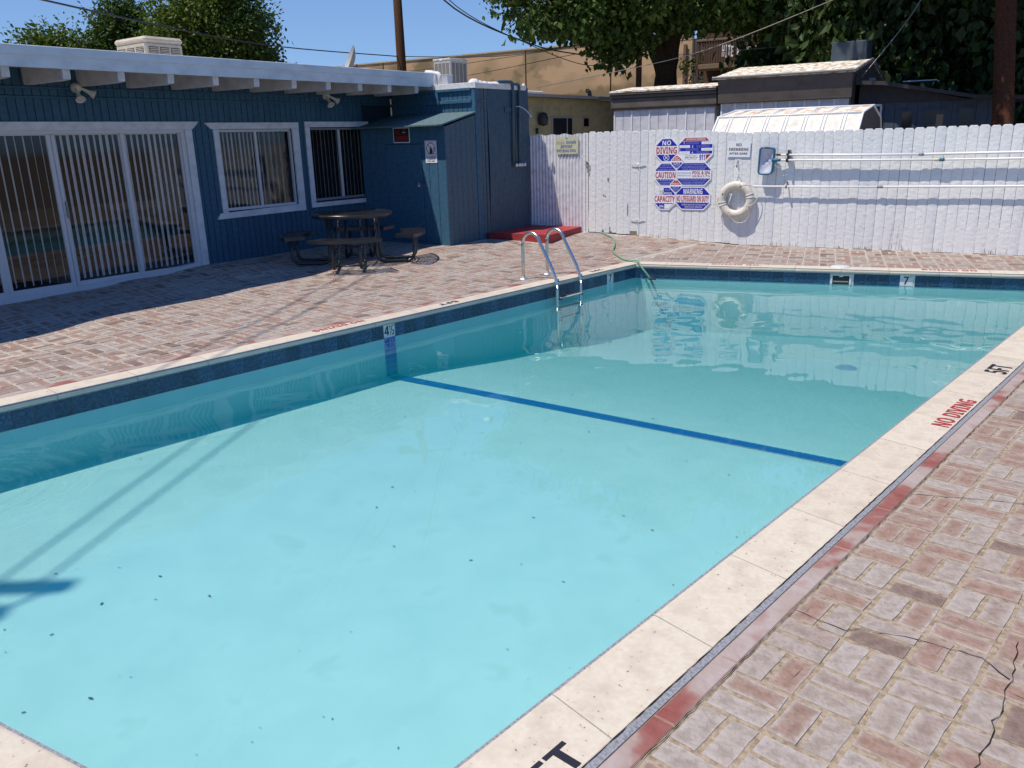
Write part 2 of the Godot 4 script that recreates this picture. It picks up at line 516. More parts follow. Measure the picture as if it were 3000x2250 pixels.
func brick_tone(k: int, warm: float) -> Array:   # centre, body and rim colour (linear)
	var r := RandomNumberGenerator.new()
	r.seed = 400 + k
	var u := r.randf()
	var centre := Color(0.30, 0.24, 0.215).lerp(Color(0.365, 0.325, 0.30), u)
	if r.randf() < 0.3:
		centre = Color(0.31, 0.205, 0.17).lerp(Color(0.27, 0.205, 0.17), r.randf())
	if r.randf() < 0.12:
		centre = Color(0.21, 0.155, 0.135)
	var pale := Color(0.44, 0.41, 0.385)
	var rim := centre.lerp(pale, r.randf_range(0.15, 0.85))
	var body := centre.lerp(rim, r.randf_range(0.15, 0.5))
	centre = centre.lerp(Color(0.40, 0.20, 0.145), warm * r.randf_range(0.2, 0.55))
	return [centre, body, rim]

func brick_mesh(k: int) -> ArrayMesh:   # 208 x 98 mm top with a worn, lime-rimmed face; long axis x
	var r := RandomNumberGenerator.new()
	r.seed = 900 + k
	var tone := brick_tone(k, 0.0)
	var st := mb()
	var hx := 0.1045
	var hz := 0.0490
	var rings := []
	for lv in 4:
		var ins: float = [0.0, 0.004, 0.018, 0.034][lv]
		var y: float = [-0.03, 0.0, 0.0006, 0.0002][lv]
		var pts := []
		for c in [[-1, -1], [-0.3, -1], [0.35, -1], [1, -1], [1, 1], [0.3, 1], [-0.35, 1], [-1, 1]]:
			var j := 0.0 if lv == 0 else r.randf_range(-0.0015, 0.0015) * (1 + lv * 2)
			pts.append(Vector3(c[0] * (hx - ins) + j, y, c[1] * (hz - ins) + (0.0 if lv == 0 else r.randf_range(-0.001, 0.001) * (1 + lv * 2))))
		rings.append(pts)
	for lv in 3:
		var ca: Color = [tone[2], tone[2], tone[1]][lv]
		var cb: Color = [tone[2], tone[1], tone[0]][lv]
		for i in 8:
			var i2 := (i + 1) % 8
			for tr in [[rings[lv][i], ca, rings[lv + 1][i2], cb, rings[lv][i2], ca], [rings[lv][i], ca, rings[lv + 1][i], cb, rings[lv + 1][i2], cb]]:
				st.set_color(tr[1]); st.add_vertex(tr[0])
				st.set_color(tr[5]); st.add_vertex(tr[4])
				st.set_color(tr[3]); st.add_vertex(tr[2])
	st.set_color(tone[0])
	for i in range(1, 7):
		tri(st, rings[3][0], rings[3][i + 1], rings[3][i])
	return fin(st)

# one deck: the nearest bricks one by one, the others joined into one part
func lay_bricks(parent: Node3D, spots: Array, focus: Vector3) -> void:
	var sorted := spots.duplicate()
	sorted.sort_custom(func(a, b): return a.origin.distance_squared_to(focus) < b.origin.distance_squared_to(focus))
	var rest := mb()
	var some := false
	for i in sorted.size():
		var t: Transform3D = sorted[i]
		var m: ArrayMesh = brick_meshes[rng.randi() % BRICK_KINDS]
		if i < 296:
			put("brick", m, M.brick, parent, t)
		else:
			rest.append_from(m, 0, t)
			some = true
	if some:
		rest.set_smooth_group(-1)
		var o := put("brick_field", rest.commit(), M.brick, parent)
		o.set_meta("kind", "stuff")

func weave(f: Transform3D, u0: float, u1: float, v0: float, v1: float, keep: Callable, slope: bool) -> Array:
	var out := []
	var cell := 0.2215
	var nu := int((u1 - u0) / cell)
	var nv := int((v1 - v0) / cell)
	for i in nu:
		for j in nv:
			for h in [-1.0, 1.0]:
				var across := (i + j) % 2 == 0
				var cu := u0 + (i + 0.5) * cell
				var cv := v0 + (j + 0.5) * cell
				if across:
					cv += h * cell * 0.25
				else:
					cu += h * cell * 0.25
				if not keep.call(cu, cv):
					continue
				var p := f * Vector3(cu, 0, cv)
				var up := Vector3.UP
				if slope:
					var y0 := deck_y(p.x, p.z)
					up = Vector3(y0 - deck_y(p.x + 0.1, p.z), 0.1, y0 - deck_y(p.x, p.z + 0.1)).normalized()
					p.y = y0
				p.y += rng.randf_range(-0.0035, -0.0005)
				up = (up + Vector3(rng.randf_range(-0.012, 0.012), 0, rng.randf_range(-0.012, 0.012))).normalized()
				var x := f.basis.x if across else f.basis.z
				if rng.randf() < 0.5:
					x = -x
				x = x.rotated(Vector3.UP, rng.randf_range(-0.014, 0.014))
				var z := x.cross(up).normalized()
				x = up.cross(z).normalized()
				out.append(Transform3D(Basis(x, up, z), p))
	return out

func crack_strip(parent: Node3D, pts: Array, w: float, wander: float, m: Material, y := 0.0015, called := "crack") -> void:
	var st := mb()
	var L := []
	for i in pts.size() - 1:
		var a: Vector3 = pts[i]
		var b: Vector3 = pts[i + 1]
		var n := maxi(2, int(a.distance_to(b) / 0.035))
		var side := Vector3(b.z - a.z, 0, a.x - b.x).normalized()
		for k in n:
			var p := a.lerp(b, float(k) / n) + side * rng.randf_range(-wander, wander)
			L.append([p, side, w * rng.randf_range(0.4, 1.5)])
	L.append([pts[-1], L[-1][1], w * 0.5])
	for i in L.size() - 1:
		var up := Vector3(0, y, 0)
		quad(st, L[i][0] - L[i][1] * L[i][2] + up, L[i][0] + L[i][1] * L[i][2] + up, L[i + 1][0] + L[i + 1][1] * L[i + 1][2] + up, L[i + 1][0] - L[i + 1][1] * L[i + 1][2] + up)
	obj(called, st, m, parent)

# ------------------------------------------------------------------ pool
const PA := Vector2(8.49, 0.0)       # deep corner by the gate, in pool s / e
const PB := Vector2(-2.26, 0.0)
const PC := Vector2(-0.93, 5.35)
const PD := Vector2(10.65, 5.35)

func pool_depth(s: float) -> float:
	var k := [[-9.0, 0.42], [0.0, 0.43], [3.7, 0.46], [6.0, 0.64], [8.0, 0.80], [30.0, 0.82]]
	for i in k.size() - 1:
		if s < k[i + 1][0]:
			var u: float = (s - k[i][0]) / (k[i + 1][0] - k[i][0])
			u = u * u * (3.0 - 2.0 * u) * 0.5 + u * 0.5
			return lerpf(k[i][1], k[i + 1][1], u)
	return 0.82

func build_pool() -> void:
	var pool := struct("pool", pool_t)
	# floor: a grid that follows the depth
	var st := mb(true)
	var ns := 64
	var ne := 10
	var at := func(i: int, j: int) -> Vector3:
		var e := 5.35 * j / ne
		var s0 := lerpf(PB.x, PC.x, e / 5.35)
		var s1 := lerpf(PA.x, PD.x, e / 5.35)
		var s := lerpf(s0, s1, float(i) / ns)
		return Vector3(s, WATER - pool_depth(s), e)
	for i in ns:
		for j in ne:
			quad(st, at.call(i, j), at.call(i, j + 1), at.call(i + 1, j + 1), at.call(i + 1, j))
	obj("floor", st, M.plaster, pool)
	# walls below the tile line
	for side in [[PA, PB], [PB, PC], [PC, PD], [PD, PA]]:
		st = mb()
		var n := 40
		for i in n:
			var a: Vector2 = side[0].lerp(side[1], float(i) / n)
			var b: Vector2 = side[0].lerp(side[1], float(i + 1) / n)
			quad(st, Vector3(a.x, WATER - pool_depth(a.x) - 0.01, a.y), Vector3(b.x, WATER - pool_depth(b.x) - 0.01, b.y), Vector3(b.x, -0.05, b.y), Vector3(a.x, -0.05, a.y))
		obj("wall", st, M.plaster, pool)
	# the band of slate tiles on its grout
	var tile := mb()
	box(tile, Vector3(-0.0747, -0.215, -0.002), Vector3(0.0747, -0.066, 0.006), Transform3D(), 0.0012)
	var tile_mesh := fin(tile)
	var sides := [[PA, PB, 0.0], [PD, PA, 0.0], [PC, PD, 0.0], [PB, PC, 0.0]]
	for k in 4:
		var a: Vector2 = sides[k][0]
		var b: Vector2 = sides[k][1]
		var x := (b - a).normalized()
		var f := Transform3D(Basis(Vector3(-x.x, 0, -x.y), Vector3.UP, Vector3(x.y, 0, -x.x)), Vector3(a.x, 0, a.y))
		f.basis.z = f.basis.x.cross(Vector3.UP)
		var long := a.distance_to(b)
		var g := mb()
		box(g, Vector3(-long, -0.22, -0.006), Vector3(0, -0.058, 0.001))
		obj("grout_band", g, M.grout, pool, f)
		if k == 2:
			continue
		var first := 0.0762
		var n := 0
		if k == 0:
			first = fposmod(PA.x, 0.1524) + 0.0762 - 0.1524
		elif k == 1:
			first = fposmod(long, 0.1524) - 0.0762
		while first + n * 0.1524 < long - 0.01 and n < 75:
			var d := first + n * 0.1524
			n += 1
			if d < 0.02:
				continue
			var skip := false
			if k == 0:
				var s := PA.x - d
				skip = absf(s - 3.738) < 0.05 or absf(s - 7.848) < 0.05
			if k == 1:
				var e := long - d
				skip = (e > 2.75 and e < 3.02) or absf(e - 3.708) < 0.07
			if not skip:
				put("pool_tile", tile_mesh, M["slate_%d" % (rng.randi() % 3)], pool, f * Transform3D(Basis(), Vector3(-d, 0, 0)))
		if k == 0:
			for mk in [[3.738, "4"], [7.848, "7"]]:
				var o := bx("depth_marker", Vector3(-0.078, -0.207, -0.001), Vector3(0.078, -0.064, 0.0065), M.marker_white, pool, Transform3D(), 0.001)
				o.transform = f * Transform3D(Basis(), Vector3(-(PA.x - mk[0]), 0, 0))
				if mk[1] == "4":
					words(o, "4", Vector3(-0.038, -0.132, 0.008), 0.105, 0.062, M.black_paint)
					words(o, "1", Vector3(0.006, -0.105, 0.008), 0.055, 0.014, M.black_paint)
					words(o, "/", Vector3(0.024, -0.135, 0.008), 0.10, 0.032, M.black_paint, "Droid Sans", 400)
					words(o, "2", Vector3(0.05, -0.160, 0.008), 0.055, 0.030, M.black_paint)
					words(o, "FT", Vector3(0.056, -0.088, 0.008), 0.022, 0.026, M.black_paint, "Droid Sans", 400)
				else:
					words(o, "7", Vector3(-0.005, -0.132, 0.008), 0.105, 0.062, M.black_paint)
					words(o, "FT", Vector3(0.054, -0.088, 0.008), 0.020, 0.024, M.black_paint, "Droid Sans", 400)
		if k == 1:
			var e := long - 3.708
			var o := bx("depth_marker", Vector3(-0.081, -0.207, -0.001), Vector3(0.081, -0.064, 0.0065), M.marker_white, pool, Transform3D(), 0.001)
			o.transform = f * Transform3D(Basis(), Vector3(-e, 0, 0))
			words(o, "7", Vector3(-0.005, -0.134, 0.008), 0.105, 0.060, M.black_paint)
			words(o, "FT", Vector3(0.054, -0.086, 0.008), 0.020, 0.026, M.black_paint, "Droid Sans", 400)
			# skimmer mouth
			var sk := group_node("skimmer", pool, f * Transform3D(Basis(), Vector3(-(long - 2.885), 0, 0)))
			for b4 in [[-0.135, -0.215, -0.108, -0.078], [0.108, -0.215, 0.135, -0.078], [-0.108, -0.094, 0.108, -0.078]]:
				bx("frame", Vector3(b4[0], b4[1], -0.004), Vector3(b4[2], b4[3], 0.012), M.marker_white, sk, Transform3D(), 0.002)
			bx("throat", Vector3(-0.108, -0.22, 0.0015), Vector3(0.108, -0.094, 0.004), M.dark_rubber, sk)
			bx("weir", Vector3(-0.098, -0.185, 0.005), Vector3(0.098, -0.168, 0.009), M.frame_grey, sk)
			pr("notch", [Vector2(-0.03, -0.094), Vector2(0.03, -0.094), Vector2(0.02, -0.112), Vector2(-0.02, -0.112)], 0.005, 0.011, M.marker_white, sk)
	# the blue line across floor and up the wall
	var small := mb()
	box(small, Vector3(-0.0247, 0.0, -0.0295), Vector3(0.0247, 0.004, 0.0295), Transform3D(), 0.001)
	var small_mesh := fin(small)
	var p0 := Vector2(3.74, 0.02)
	var p1 := Vector2(4.50, 5.33)
	var along := (p1 - p0).normalized()
	var count := int(p0.distance_to(p1) / 0.0625)
	st = mb()
	for i in count + 1:
		for c in [-1, 0, 1]:
			var q = p0 + along * (0.0625 * (i + 0.5)) + Vector2(along.y, -along.x) * (c * 0.0525)
			var t := Transform3D(Basis(Vector3(along.y, 0, -along.x), Vector3.UP, Vector3(along.x, 0, along.y)), Vector3(q.x, WATER - pool_depth(q.x) + 0.004, q.y))
			if q.y < 5.33:
				put("lane_tile", small_mesh, M.lane_blue if rng.randf() < 0.7 else M.lane_blue_b, pool, t)
	bx("lane_bed", Vector3(-0.082, 0.0, 0.0), Vector3(0.082, 0.003, p0.distance_to(p1)), M.sign_pale_blue, pool, Transform3D(Basis(Vector3(along.y, 0, -along.x), Vector3.UP, Vector3(along.x, 0, along.y)), Vector3(p0.x, WATER - pool_depth(4.6) - 0.004, p0.y)))
	for i in 7:
		for c in [-1, 0, 1]:
			var t := Transform3D(Basis(Vector3.RIGHT, Vector3(0, 0, 1), Vector3(0, -1, 0)), Vector3(3.738 + c * 0.0525, -0.24 - 0.0625 * i, 0.003))
			put("wall_lane_tile", small_mesh, M.lane_blue if rng.randf() < 0.7 else M.lane_blue_b, pool, t)
	bx("wall_lane_bed", Vector3(3.656, -0.67, 0.0), Vector3(3.82, -0.21, 0.003), M.sign_pale_blue, pool)
	# drain on the deep floor
	st = mb(true)
	lathe(st, [Vector2(0.13, 0.0), Vector2(0.13, 0.012), Vector2(0.1, 0.03), Vector2(0.05, 0.04), Vector2(0.0, 0.042)], 20)
	obj("floor_drain", st, M.ink_blue, pool, Transform3D(Basis(), Vector3(8.2, WATER - 0.81, 3.35)))
	# fallen leaves on the floor
	var lf := mb()
	lf.set_smooth_group(-1)
	for i in 5:
		tri(lf, Vector3(0, 0.002, 0), Vector3(cos(TAU * (i + 1) / 5.0), 0, sin(TAU * (i + 1) / 5.0) * 0.45), Vector3(cos(TAU * i / 5.0), 0, sin(TAU * i / 5.0) * 0.45))
	var mm := MultiMesh.new()
	mm.transform_format = MultiMesh.TRANSFORM_3D
	mm.mesh = fin(lf)
	mm.instance_count = 330
	for i in 330:
		var e := rng.randf_range(0.3, 5.3)
		var s := rng.randf_range(-1.6, 9.0)
		var r := 0.0045 + 0.012 * pow(rng.randf(), 5.0)
		mm.set_instance_transform(i, Transform3D(Basis(Vector3.UP, rng.randf() * TAU) * Basis.from_scale(Vector3(r, r, r)), Vector3(s, WATER - pool_depth(s) + 0.006, e)))
	var d := MultiMeshInstance3D.new()
	d.name = "leaf_litter"
	d.multimesh = mm
	d.material_override = M.leaf_litter
	d.set_meta("kind", "stuff")
	pool.add_child(d, true)

func wave(p: Vector2) -> Vector3:   # height and its slope along s and e
	var h := 0.0
	var gx := 0.0
	var gy := 0.0
	for w in [[1.9, 0.35, 0.0016, 0.3], [1.1, -0.6, 0.0011, 1.7], [0.62, 0.9, 0.0008, 2.9], [0.44, -0.2, 0.00055, 4.1], [0.80, 1.5, 0.0010, 0.9], [0.33, 0.5, 0.0003, 5.2], [0.23, 2.2, 0.00016, 3.3], [0.27, -1.1, 0.00018, 1.1]]:
		var k: float = TAU / w[0]
		var dx := cos(w[1])
		var dy := sin(w[1])
		var ph: float = k * (dx * p.x + dy * p.y) + w[3] + 0.6 * sin(0.7 * p.x + w[3]) + 0.5 * sin(0.9 * p.y - w[3])
		h += w[2] * sin(ph)
		var c: float = w[2] * k * cos(ph)
		gx += c * dx
		gy += c * dy
	for rp in [[Vector2(-0.62, 1.15), 0.0042, 0.125, 0.75], [Vector2(2.0, 2.1), 0.0012, 0.07, 0.22]]:   # rings from drops
		var dv: Vector2 = p - rp[0]
		var r: float = dv.length()
		var env: float = rp[1] * exp(-pow((r - rp[3] * 0.45) / (rp[3] * 0.55), 2.0))
		var k: float = TAU / rp[2]
		h += env * sin(k * r) * 0.4
		if r > 0.02:
			var c: float = env * k * cos(k * r) * 0.4
			gx += c * dv.x / r
			gy += c * dv.y / r
	var calm := 0.55 + 0.45 * sin(p.x * 0.9 + 1.0) * sin(p.y * 1.3 + p.x * 0.4)
	return Vector3(h, gx * calm, gy * calm)

func build_water() -> void:
	var ns := 330
	var ne := 150
	var v := PackedVector3Array()
	var nn := PackedVector3Array()
	var ix := PackedInt32Array()
	for j in ne + 1:
		for i in ns + 1:
			var e := 5.349 * j / ne + 0.0005
			var s := lerpf(lerpf(PB.x, PC.x, e / 5.35), lerpf(PA.x, PD.x, e / 5.35), float(i) / ns)
			var w := wave(Vector2(s, e))
			v.append(Vector3(s, WATER + w.x * 0.6, e))
			nn.append(Vector3(-w.y, 1.0, -w.z).normalized())
	for j in ne:
		for i in ns:
			var a := j * (ns + 1) + i
			ix.append_array(PackedInt32Array([a, a + 1, a + ns + 1, a + 1, a + ns + 2, a + ns + 1]))
	var arr := []
	arr.resize(Mesh.ARRAY_MAX)
	arr[Mesh.ARRAY_VERTEX] = v
	arr[Mesh.ARRAY_NORMAL] = nn
	arr[Mesh.ARRAY_INDEX] = ix
	var am := ArrayMesh.new()
	am.add_surface_from_arrays(Mesh.PRIMITIVE_TRIANGLES, arr)
	var o := put("water", am, M.water, self, pool_t)
	o.set_meta("kind", "structure")
	# the body of the water, which takes the red out of the light
	var fog := FogVolume.new()
	fog.name = "pool_water_body"
	fog.size = Vector3(13.4, 1.2, 5.6)
	fog.position = pool_t * Vector3(4.2, WATER - 0.012 - 0.6, 2.67)
	fog.basis = pool_t.basis
	var fm := FogMaterial.new()
	fm.density = 0.36
	fm.albedo = lin(0.0, 0.68, 0.73)
	fog.material = fm
	add_child(fog, true)
	fog.set_meta("kind", "structure")

func build_coping() -> void:
	var cop := struct("pool_coping", pool_t)
	var sides := [
		{"a": PA, "b": PB, "first": 8.49 - (0.341 + 0.6375 * 12), "pitch": 0.6375, "ka": 0.674, "kb": 1.28, "w": 0.185, "nose": 0.042},
		{"a": PB, "b": PC, "first": 0.3, "pitch": 0.62, "ka": 1.28, "kb": 0.78, "w": 0.28, "nose": 0.03},
		{"a": PC, "b": PD, "first": 0.37, "pitch": 0.6365, "ka": 0.78, "kb": 1.45, "w": 0.285, "nose": 0.02},
		{"a": PD, "b": PA, "first": fposmod(5.76 - 2.266, 0.605), "pitch": 0.605, "ka": 1.45, "kb": 0.674, "w": 0.20, "nose": 0.042},
	]
	for sd in sides:
		var a: Vector2 = sd.a
		var b: Vector2 = sd.b
		var x := (b - a).normalized()
		var f := frame(Vector3(a.x, 0, a.y), Vector3(x.x, 0, x.y))
		var long := a.distance_to(b)
		var joints := [0.0]
		var j: float = sd.first
		while j < long - 0.1:
			if j > 0.1:
				joints.append(j)
			j += sd.pitch
		joints.append(long)
		for i in joints.size() - 1:
			var st := mb()
			# the profile runs from the deck edge over the top and round the bullnose
			var prof := [Vector2(sd.w, -0.065), Vector2(sd.w, -0.003), Vector2(sd.w - 0.004, 0.0)]
			for q in 9:
				var th := PI * 0.5 - PI * q / 8.0
				prof.append(Vector2(-sd.nose + 0.030 - 0.032 * cos(PI * 0.5 - th) if false else -sd.nose + 0.032 - 0.032 * cos(th), -0.031 + 0.031 * sin(th)))
			var xa: float = joints[i] + (0.003 if i > 0 else 0.0)
			var xb: float = joints[i + 1] - (0.003 if i < joints.size() - 2 else 0.0)
			var drop := rng.randf_range(-0.0015, 0.0)
			var skew: float = -0.16 if sd.a == PC else 0.0
			var P := func(k: int, end: int) -> Vector3:
				var pp: Vector2 = prof[k]
				var xx := xa if end == 0 else xb
				if end == 0 and i == 0:
					xx -= pp.x * sd.ka
				elif end == 1 and i == joints.size() - 2:
					xx += pp.x * sd.kb
				else:
					xx += pp.x * skew
				return Vector3(xx, pp.y + drop, pp.x)
			st.set_smooth_group(1)
			for k in prof.size() - 1:
				st.set_smooth_group(1 if k >= 2 else -1)
				quad(st, P.call(k, 0), P.call(k, 1), P.call(k + 1, 1), P.call(k + 1, 0))
			st.set_smooth_group(-1)
			quad(st, P.call(prof.size() - 1, 0), P.call(prof.size() - 1, 1), P.call(0, 1), P.call(0, 0))
			for e in 2:
				for k in range(1, prof.size() - 1):
					if e == 0:
						tri(st, P.call(0, 0), P.call(k, 0), P.call(k + 1, 0))
					else:
						tri(st, P.call(0, 1), P.call(k + 1, 1), P.call(k, 1))
			obj("coping_stone", st, M["travertine_%d" % (rng.randi() % 3)], cop, f)
		bx("joint_bed", Vector3(-0.1, -0.06, -sd.nose + 0.006), Vector3(long + 0.1, -0.004, sd.w - 0.003), M.grey_mortar, cop, f)
	# painted warnings: the letters of the far sides read from the house and the fence
	var flat := func(s: float, e: float, right: Vector3, up: Vector3) -> Transform3D:
		return Transform3D(Basis(right, up, Vector3.UP), Vector3(s, 0.0012, e))
	var back := Vector3(-1, 0, 0)
	for w in [["NO DIVING", 3.18, -0.125, 0.075, 0.64, M.red_paint], ["5FT", 4.72, -0.085, 0.085, 0.29, M.black_paint], ["7FT", 7.62, -0.085, 0.085, 0.29, M.black_paint]]:
		var g := group_node("painted_warning", cop, flat.call(w[1], w[2], back, Vector3(0, 0, 1)))
		words(g, w[0], Vector3.ZERO, w[3], w[4], w[5])
	for w in [["NO DIVING", 4.045, 5.565, 0.105, 0.68, M.red_paint], ["5FT", 5.355, 5.535, 0.15, 0.27, M.black_paint], ["3FT", -0.235, 5.57, 0.105, 0.31, M.black_paint]]:
		var g := group_node("painted_warning", cop, flat.call(w[1], w[2], Vector3(1, 0, 0), Vector3(0, 0, -1)))
		words(g, w[0], Vector3.ZERO, w[3], w[4], w[5])
	var ed := (PD - PA).normalized()
	for k in [1.44, 4.22]:
		var q = PA + ed * k + Vector2(ed.y, -ed.x) * 0.125
		var g := group_node("painted_warning", cop, flat.call(q.x, q.y, Vector3(-ed.x, 0, -ed.y), Vector3(-ed.y, 0, ed.x)))
		words(g, "NO DIVING", Vector3.ZERO, 0.09, 0.66, M.red_paint)
	var st := mb(true)
	lathe(st, [Vector2(0.0, 0.012), Vector2(0.118, 0.012), Vector2(0.128, 0.006), Vector2(0.13, -0.01)], 28)
	var q := PA + ed * 2.87 + Vector2(ed.y, -ed.x) * 0.17
	obj("skimmer_lid", st, M.marker_white, cop, Transform3D(Basis(), Vector3(q.x, 0, q.y)))

func build_decks() -> void:
	for k in BRICK_KINDS:
		brick_meshes.append(brick_mesh(k))
	# near deck, beyond the near coping
	var near := struct("brick_deck", pool_t)
	bx("mortar_bed", Vector3(-6, -0.2, 5.62), Vector3(16, -0.0055, 12.0), M.mortar_sand, near)
	bx("grey_joint", Vector3(-2.5, -0.15, 5.638), Vector3(12, -0.001, 5.668), M.grey_mortar, near)
	var s := -1.6
	while s < 10.0:
		var l := rng.randf_range(0.42, 0.68)
		bx("border_slab", Vector3(s, -0.05, 5.671), Vector3(s + l - 0.004, -0.0003 + rng.randf_range(-0.001, 0.001), 5.749), M.band_red, near, Transform3D(), 0.004)
		s += l
	var spots := []
	for t in weave(pool_t, -1.62 + 0.0, 9.2, 5.757, 9.3, func(_u, _v): return true, false):
		spots.append(pool_t.affine_inverse() * t)
	lay_bricks(near, spots, Vector3(1.2, 0, 6.2))
	var C := func(a: Array) -> Array:
		var o := []
		for p in a:
			o.append(Vector3(p[0], 0, p[1]))
		return o
	crack_strip(near, C.call([[-0.6, 5.755], [1.6, 5.756], [3.4, 5.752], [5.8, 5.755]]), 0.0014, 0.004, M.crack)
	crack_strip(near, C.call([[-0.6, 5.637], [1.0, 5.637], [2.6, 5.638], [4.5, 5.637], [6.2, 5.638]]), 0.0022, 0.0015, M.crack)
	crack_strip(near, C.call([[0.40, 6.54], [0.66, 6.522], [0.81, 6.523], [0.93, 6.517], [1.16, 6.506], [1.42, 6.476]]), 0.0018, 0.010, M.crack)
	crack_strip(near, C.call([[1.16, 6.505], [1.23, 6.40], [1.20, 6.19], [1.13, 6.0], [1.09, 5.965], [1.10, 5.76]]), 0.0016, 0.006, M.crack)
	crack_strip(near, C.call([[2.52, 5.76], [2.63, 5.97], [2.74, 6.2], [2.79, 6.45]]), 0.0016, 0.005, M.crack)
	# house-side deck
	var left := struct("brick_deck")
	var st := mb(true)
	var inv := pool_t.affine_inverse()
	var G := func(u: float, v: float) -> Vector3:
		var p := pool_t * Vector3(u, 0, v)
		return Vector3(p.x, deck_y(p.x, p.z) - 0.006, p.z)
	for i in range(-20, 50):
		for j in range(0, 30):
			var u0 := i * 0.28
			var v1 := -0.18 - j * 0.28
			quad(st, G.call(u0, v1 - 0.28), G.call(u0, v1), G.call(u0 + 0.28, v1), G.call(u0 + 0.28, v1 - 0.28))
	obj("mortar_bed", st, M.mortar_pale, left)
	s = -2.2
	while s < 8.5:
		var l := rng.randf_range(0.42, 0.7)
		var a := pool_t * Vector3(s, 0, -0.24)
		bx("border_slab", Vector3(s, -0.05, -0.298), Vector3(s + l - 0.005, deck_y(a.x, a.z) * 0.4 - 0.001, -0.19), M.band_red, left, pool_t, 0.004)
		s += l
	var hi := house_t.affine_inverse()
	var fi := fence_t.affine_inverse()
	var keep := func(u: float, v: float) -> bool:
		var p := pool_t * Vector3(u, 0, v)
		var h := hi * p
		var f := fi * p
		if f.z < 0.06:
			return false
		if h.x > 6.42 and h.z < 2.06:
			return false
		if h.x > 7.5 and h.x < 9.0 and h.z < 3.15:
			return false
		return h.z > 0.04
	var lf := weave(pool_t, -2.0, 12.0, -5.62, -0.304, keep, true)
	lay_bricks(left, lf, Vector3(-3.4, 0, -8.2))
	crack_strip(left, [pool_t * Vector3(0.4, 0.0, -1.35), pool_t * Vector3(1.3, 0.0, -1.0), pool_t * Vector3(2.1, 0, -0.9)], 0.004, 0.012, M.crack, -0.016)
	# fence-side deck
	var far := struct("brick_deck", end_t)
	st = mb(true)
	var GE := func(u: float, v: float) -> Vector3:
		var p := end_t * Vector3(u, 0, v)
		return Vector3(u, deck_y(p.x, p.z) - 0.0085, v)
	for i in range(-4, 46):
		for j in 18:
			var u0 := i * 0.28
			var v1 := -0.19 - j * 0.28
			quad(st, GE.call(u0, v1 - 0.28), GE.call(u0, v1), GE.call(u0 + 0.28, v1), GE.call(u0 + 0.28, v1 - 0.28))
	obj("mortar_bed", st, M.mortar_pale, far)
	var fk := func(u: float, v: float) -> bool:
		var p := end_t * Vector3(u, 0, v)
		return (inv * p).z > -0.20 and (fi * p).z > 0.05
	var ff := []
	for t in weave(end_t, -1.4, 9.0, -4.7, -0.215, fk, true):
		ff.append(end_t.affine_inverse() * t)
	lay_bricks(far, ff, end_t.affine_inverse() * Vector3(3.8, 0, -11.8))
	# everything else on the ground
	st = mb()
	quad(st, Vector3(-400, -0.06, -17.6), Vector3(400, -0.06, -17.6), Vector3(400, -0.06, -900), Vector3(-400, -0.06, -900))
	quad(st, Vector3(-400, -0.06, 300), Vector3(400, -0.06, 300), Vector3(400, -0.06, 1.6), Vector3(-400, -0.06, 1.6))
	quad(st, Vector3(-400, -0.06, 1.6), Vector3(-9.5, -0.06, 1.6), Vector3(-9.5, -0.06, -17.6), Vector3(-400, -0.06, -17.6))
	quad(st, Vector3(9.5, -0.06, 1.6), Vector3(400, -0.06, 1.6), Vector3(400, -0.06, -17.6), Vector3(9.5, -0.06, -17.6))
	var Y := func(t: float, m: float) -> Vector3:
		var p := fence_t * Vector3(t, 0, m)
		return Vector3(p.x, -0.07, p.z)
	quad(st, Y.call(-4, -9), Y.call(-4, -0.4), Y.call(13, -0.4), Y.call(13, -9))
	var Q := func(a: float, b: float) -> Vector3:
		var p := pool_t * Vector3(a, 0, b)
		return Vector3(p.x, -0.012, p.z)
	quad(st, Q.call(-9, -0.4), Q.call(-9, 6.0), Q.call(-1.05, 6.0), Q.call(-2.45, -0.4))
	var o := obj("ground", st, M.earth, self)
	o.set_meta("kind", "structure")

# ------------------------------------------------------------------ the pool house
const BOARD := 0.1063

func upright(s: float) -> Transform3D:   # house frame seen from the left end: x = towards the pool, y = up, z = back along the wall
	return house_t * Transform3D(Basis(Vector3(0, 0, 1), Vector3.UP, Vector3(-1, 0, 0)), Vector3(s, 0, 0))

func boards(parent: Node3D, x0: float, x1: float, y0, y1, pitch: float, mats: Array, t := Transform3D(), called := "siding_board", z := 0.0) -> void:
	var n := int(round((x1 - x0) / pitch))
	for i in n:
		var a := x0 + (x1 - x0) * i / n
		var b := x0 + (x1 - x0) * (i + 1) / n
		var lo: float = y0 if not y0 is Callable else y0.call((a + b) * 0.5)
		var hi: float = y1 if not y1 is Callable else y1.call((a + b) * 0.5)
		var st := mb()
		box(st, Vector3(a + 0.004, lo, z - 0.014), Vector3(b - 0.004, hi, z), Transform3D(), 0.003)
		obj(called, st, mats[rng.randi() % mats.size()], parent, t)

func blinds(parent: Node3D, s0: float, s1: float, y0: float, y1: float, n_: float, turn: float, gap := 0.088) -> void:
	var st := mb()
	box(st, Vector3(-0.0425, 0, -0.0008), Vector3(0.0425, y1 - y0, 0.0008))
	var m := fin(st)
	var s := s0 + 0.03
	while s < s1 - 0.02:
		put("blind_slat", m, M.blind, parent, Transform3D(Basis(Vector3.UP, turn + rng.randf_range(-0.10, 0.10)), Vector3(s, y0, n_)))
		s += gap * rng.randf_range(0.97, 1.03)

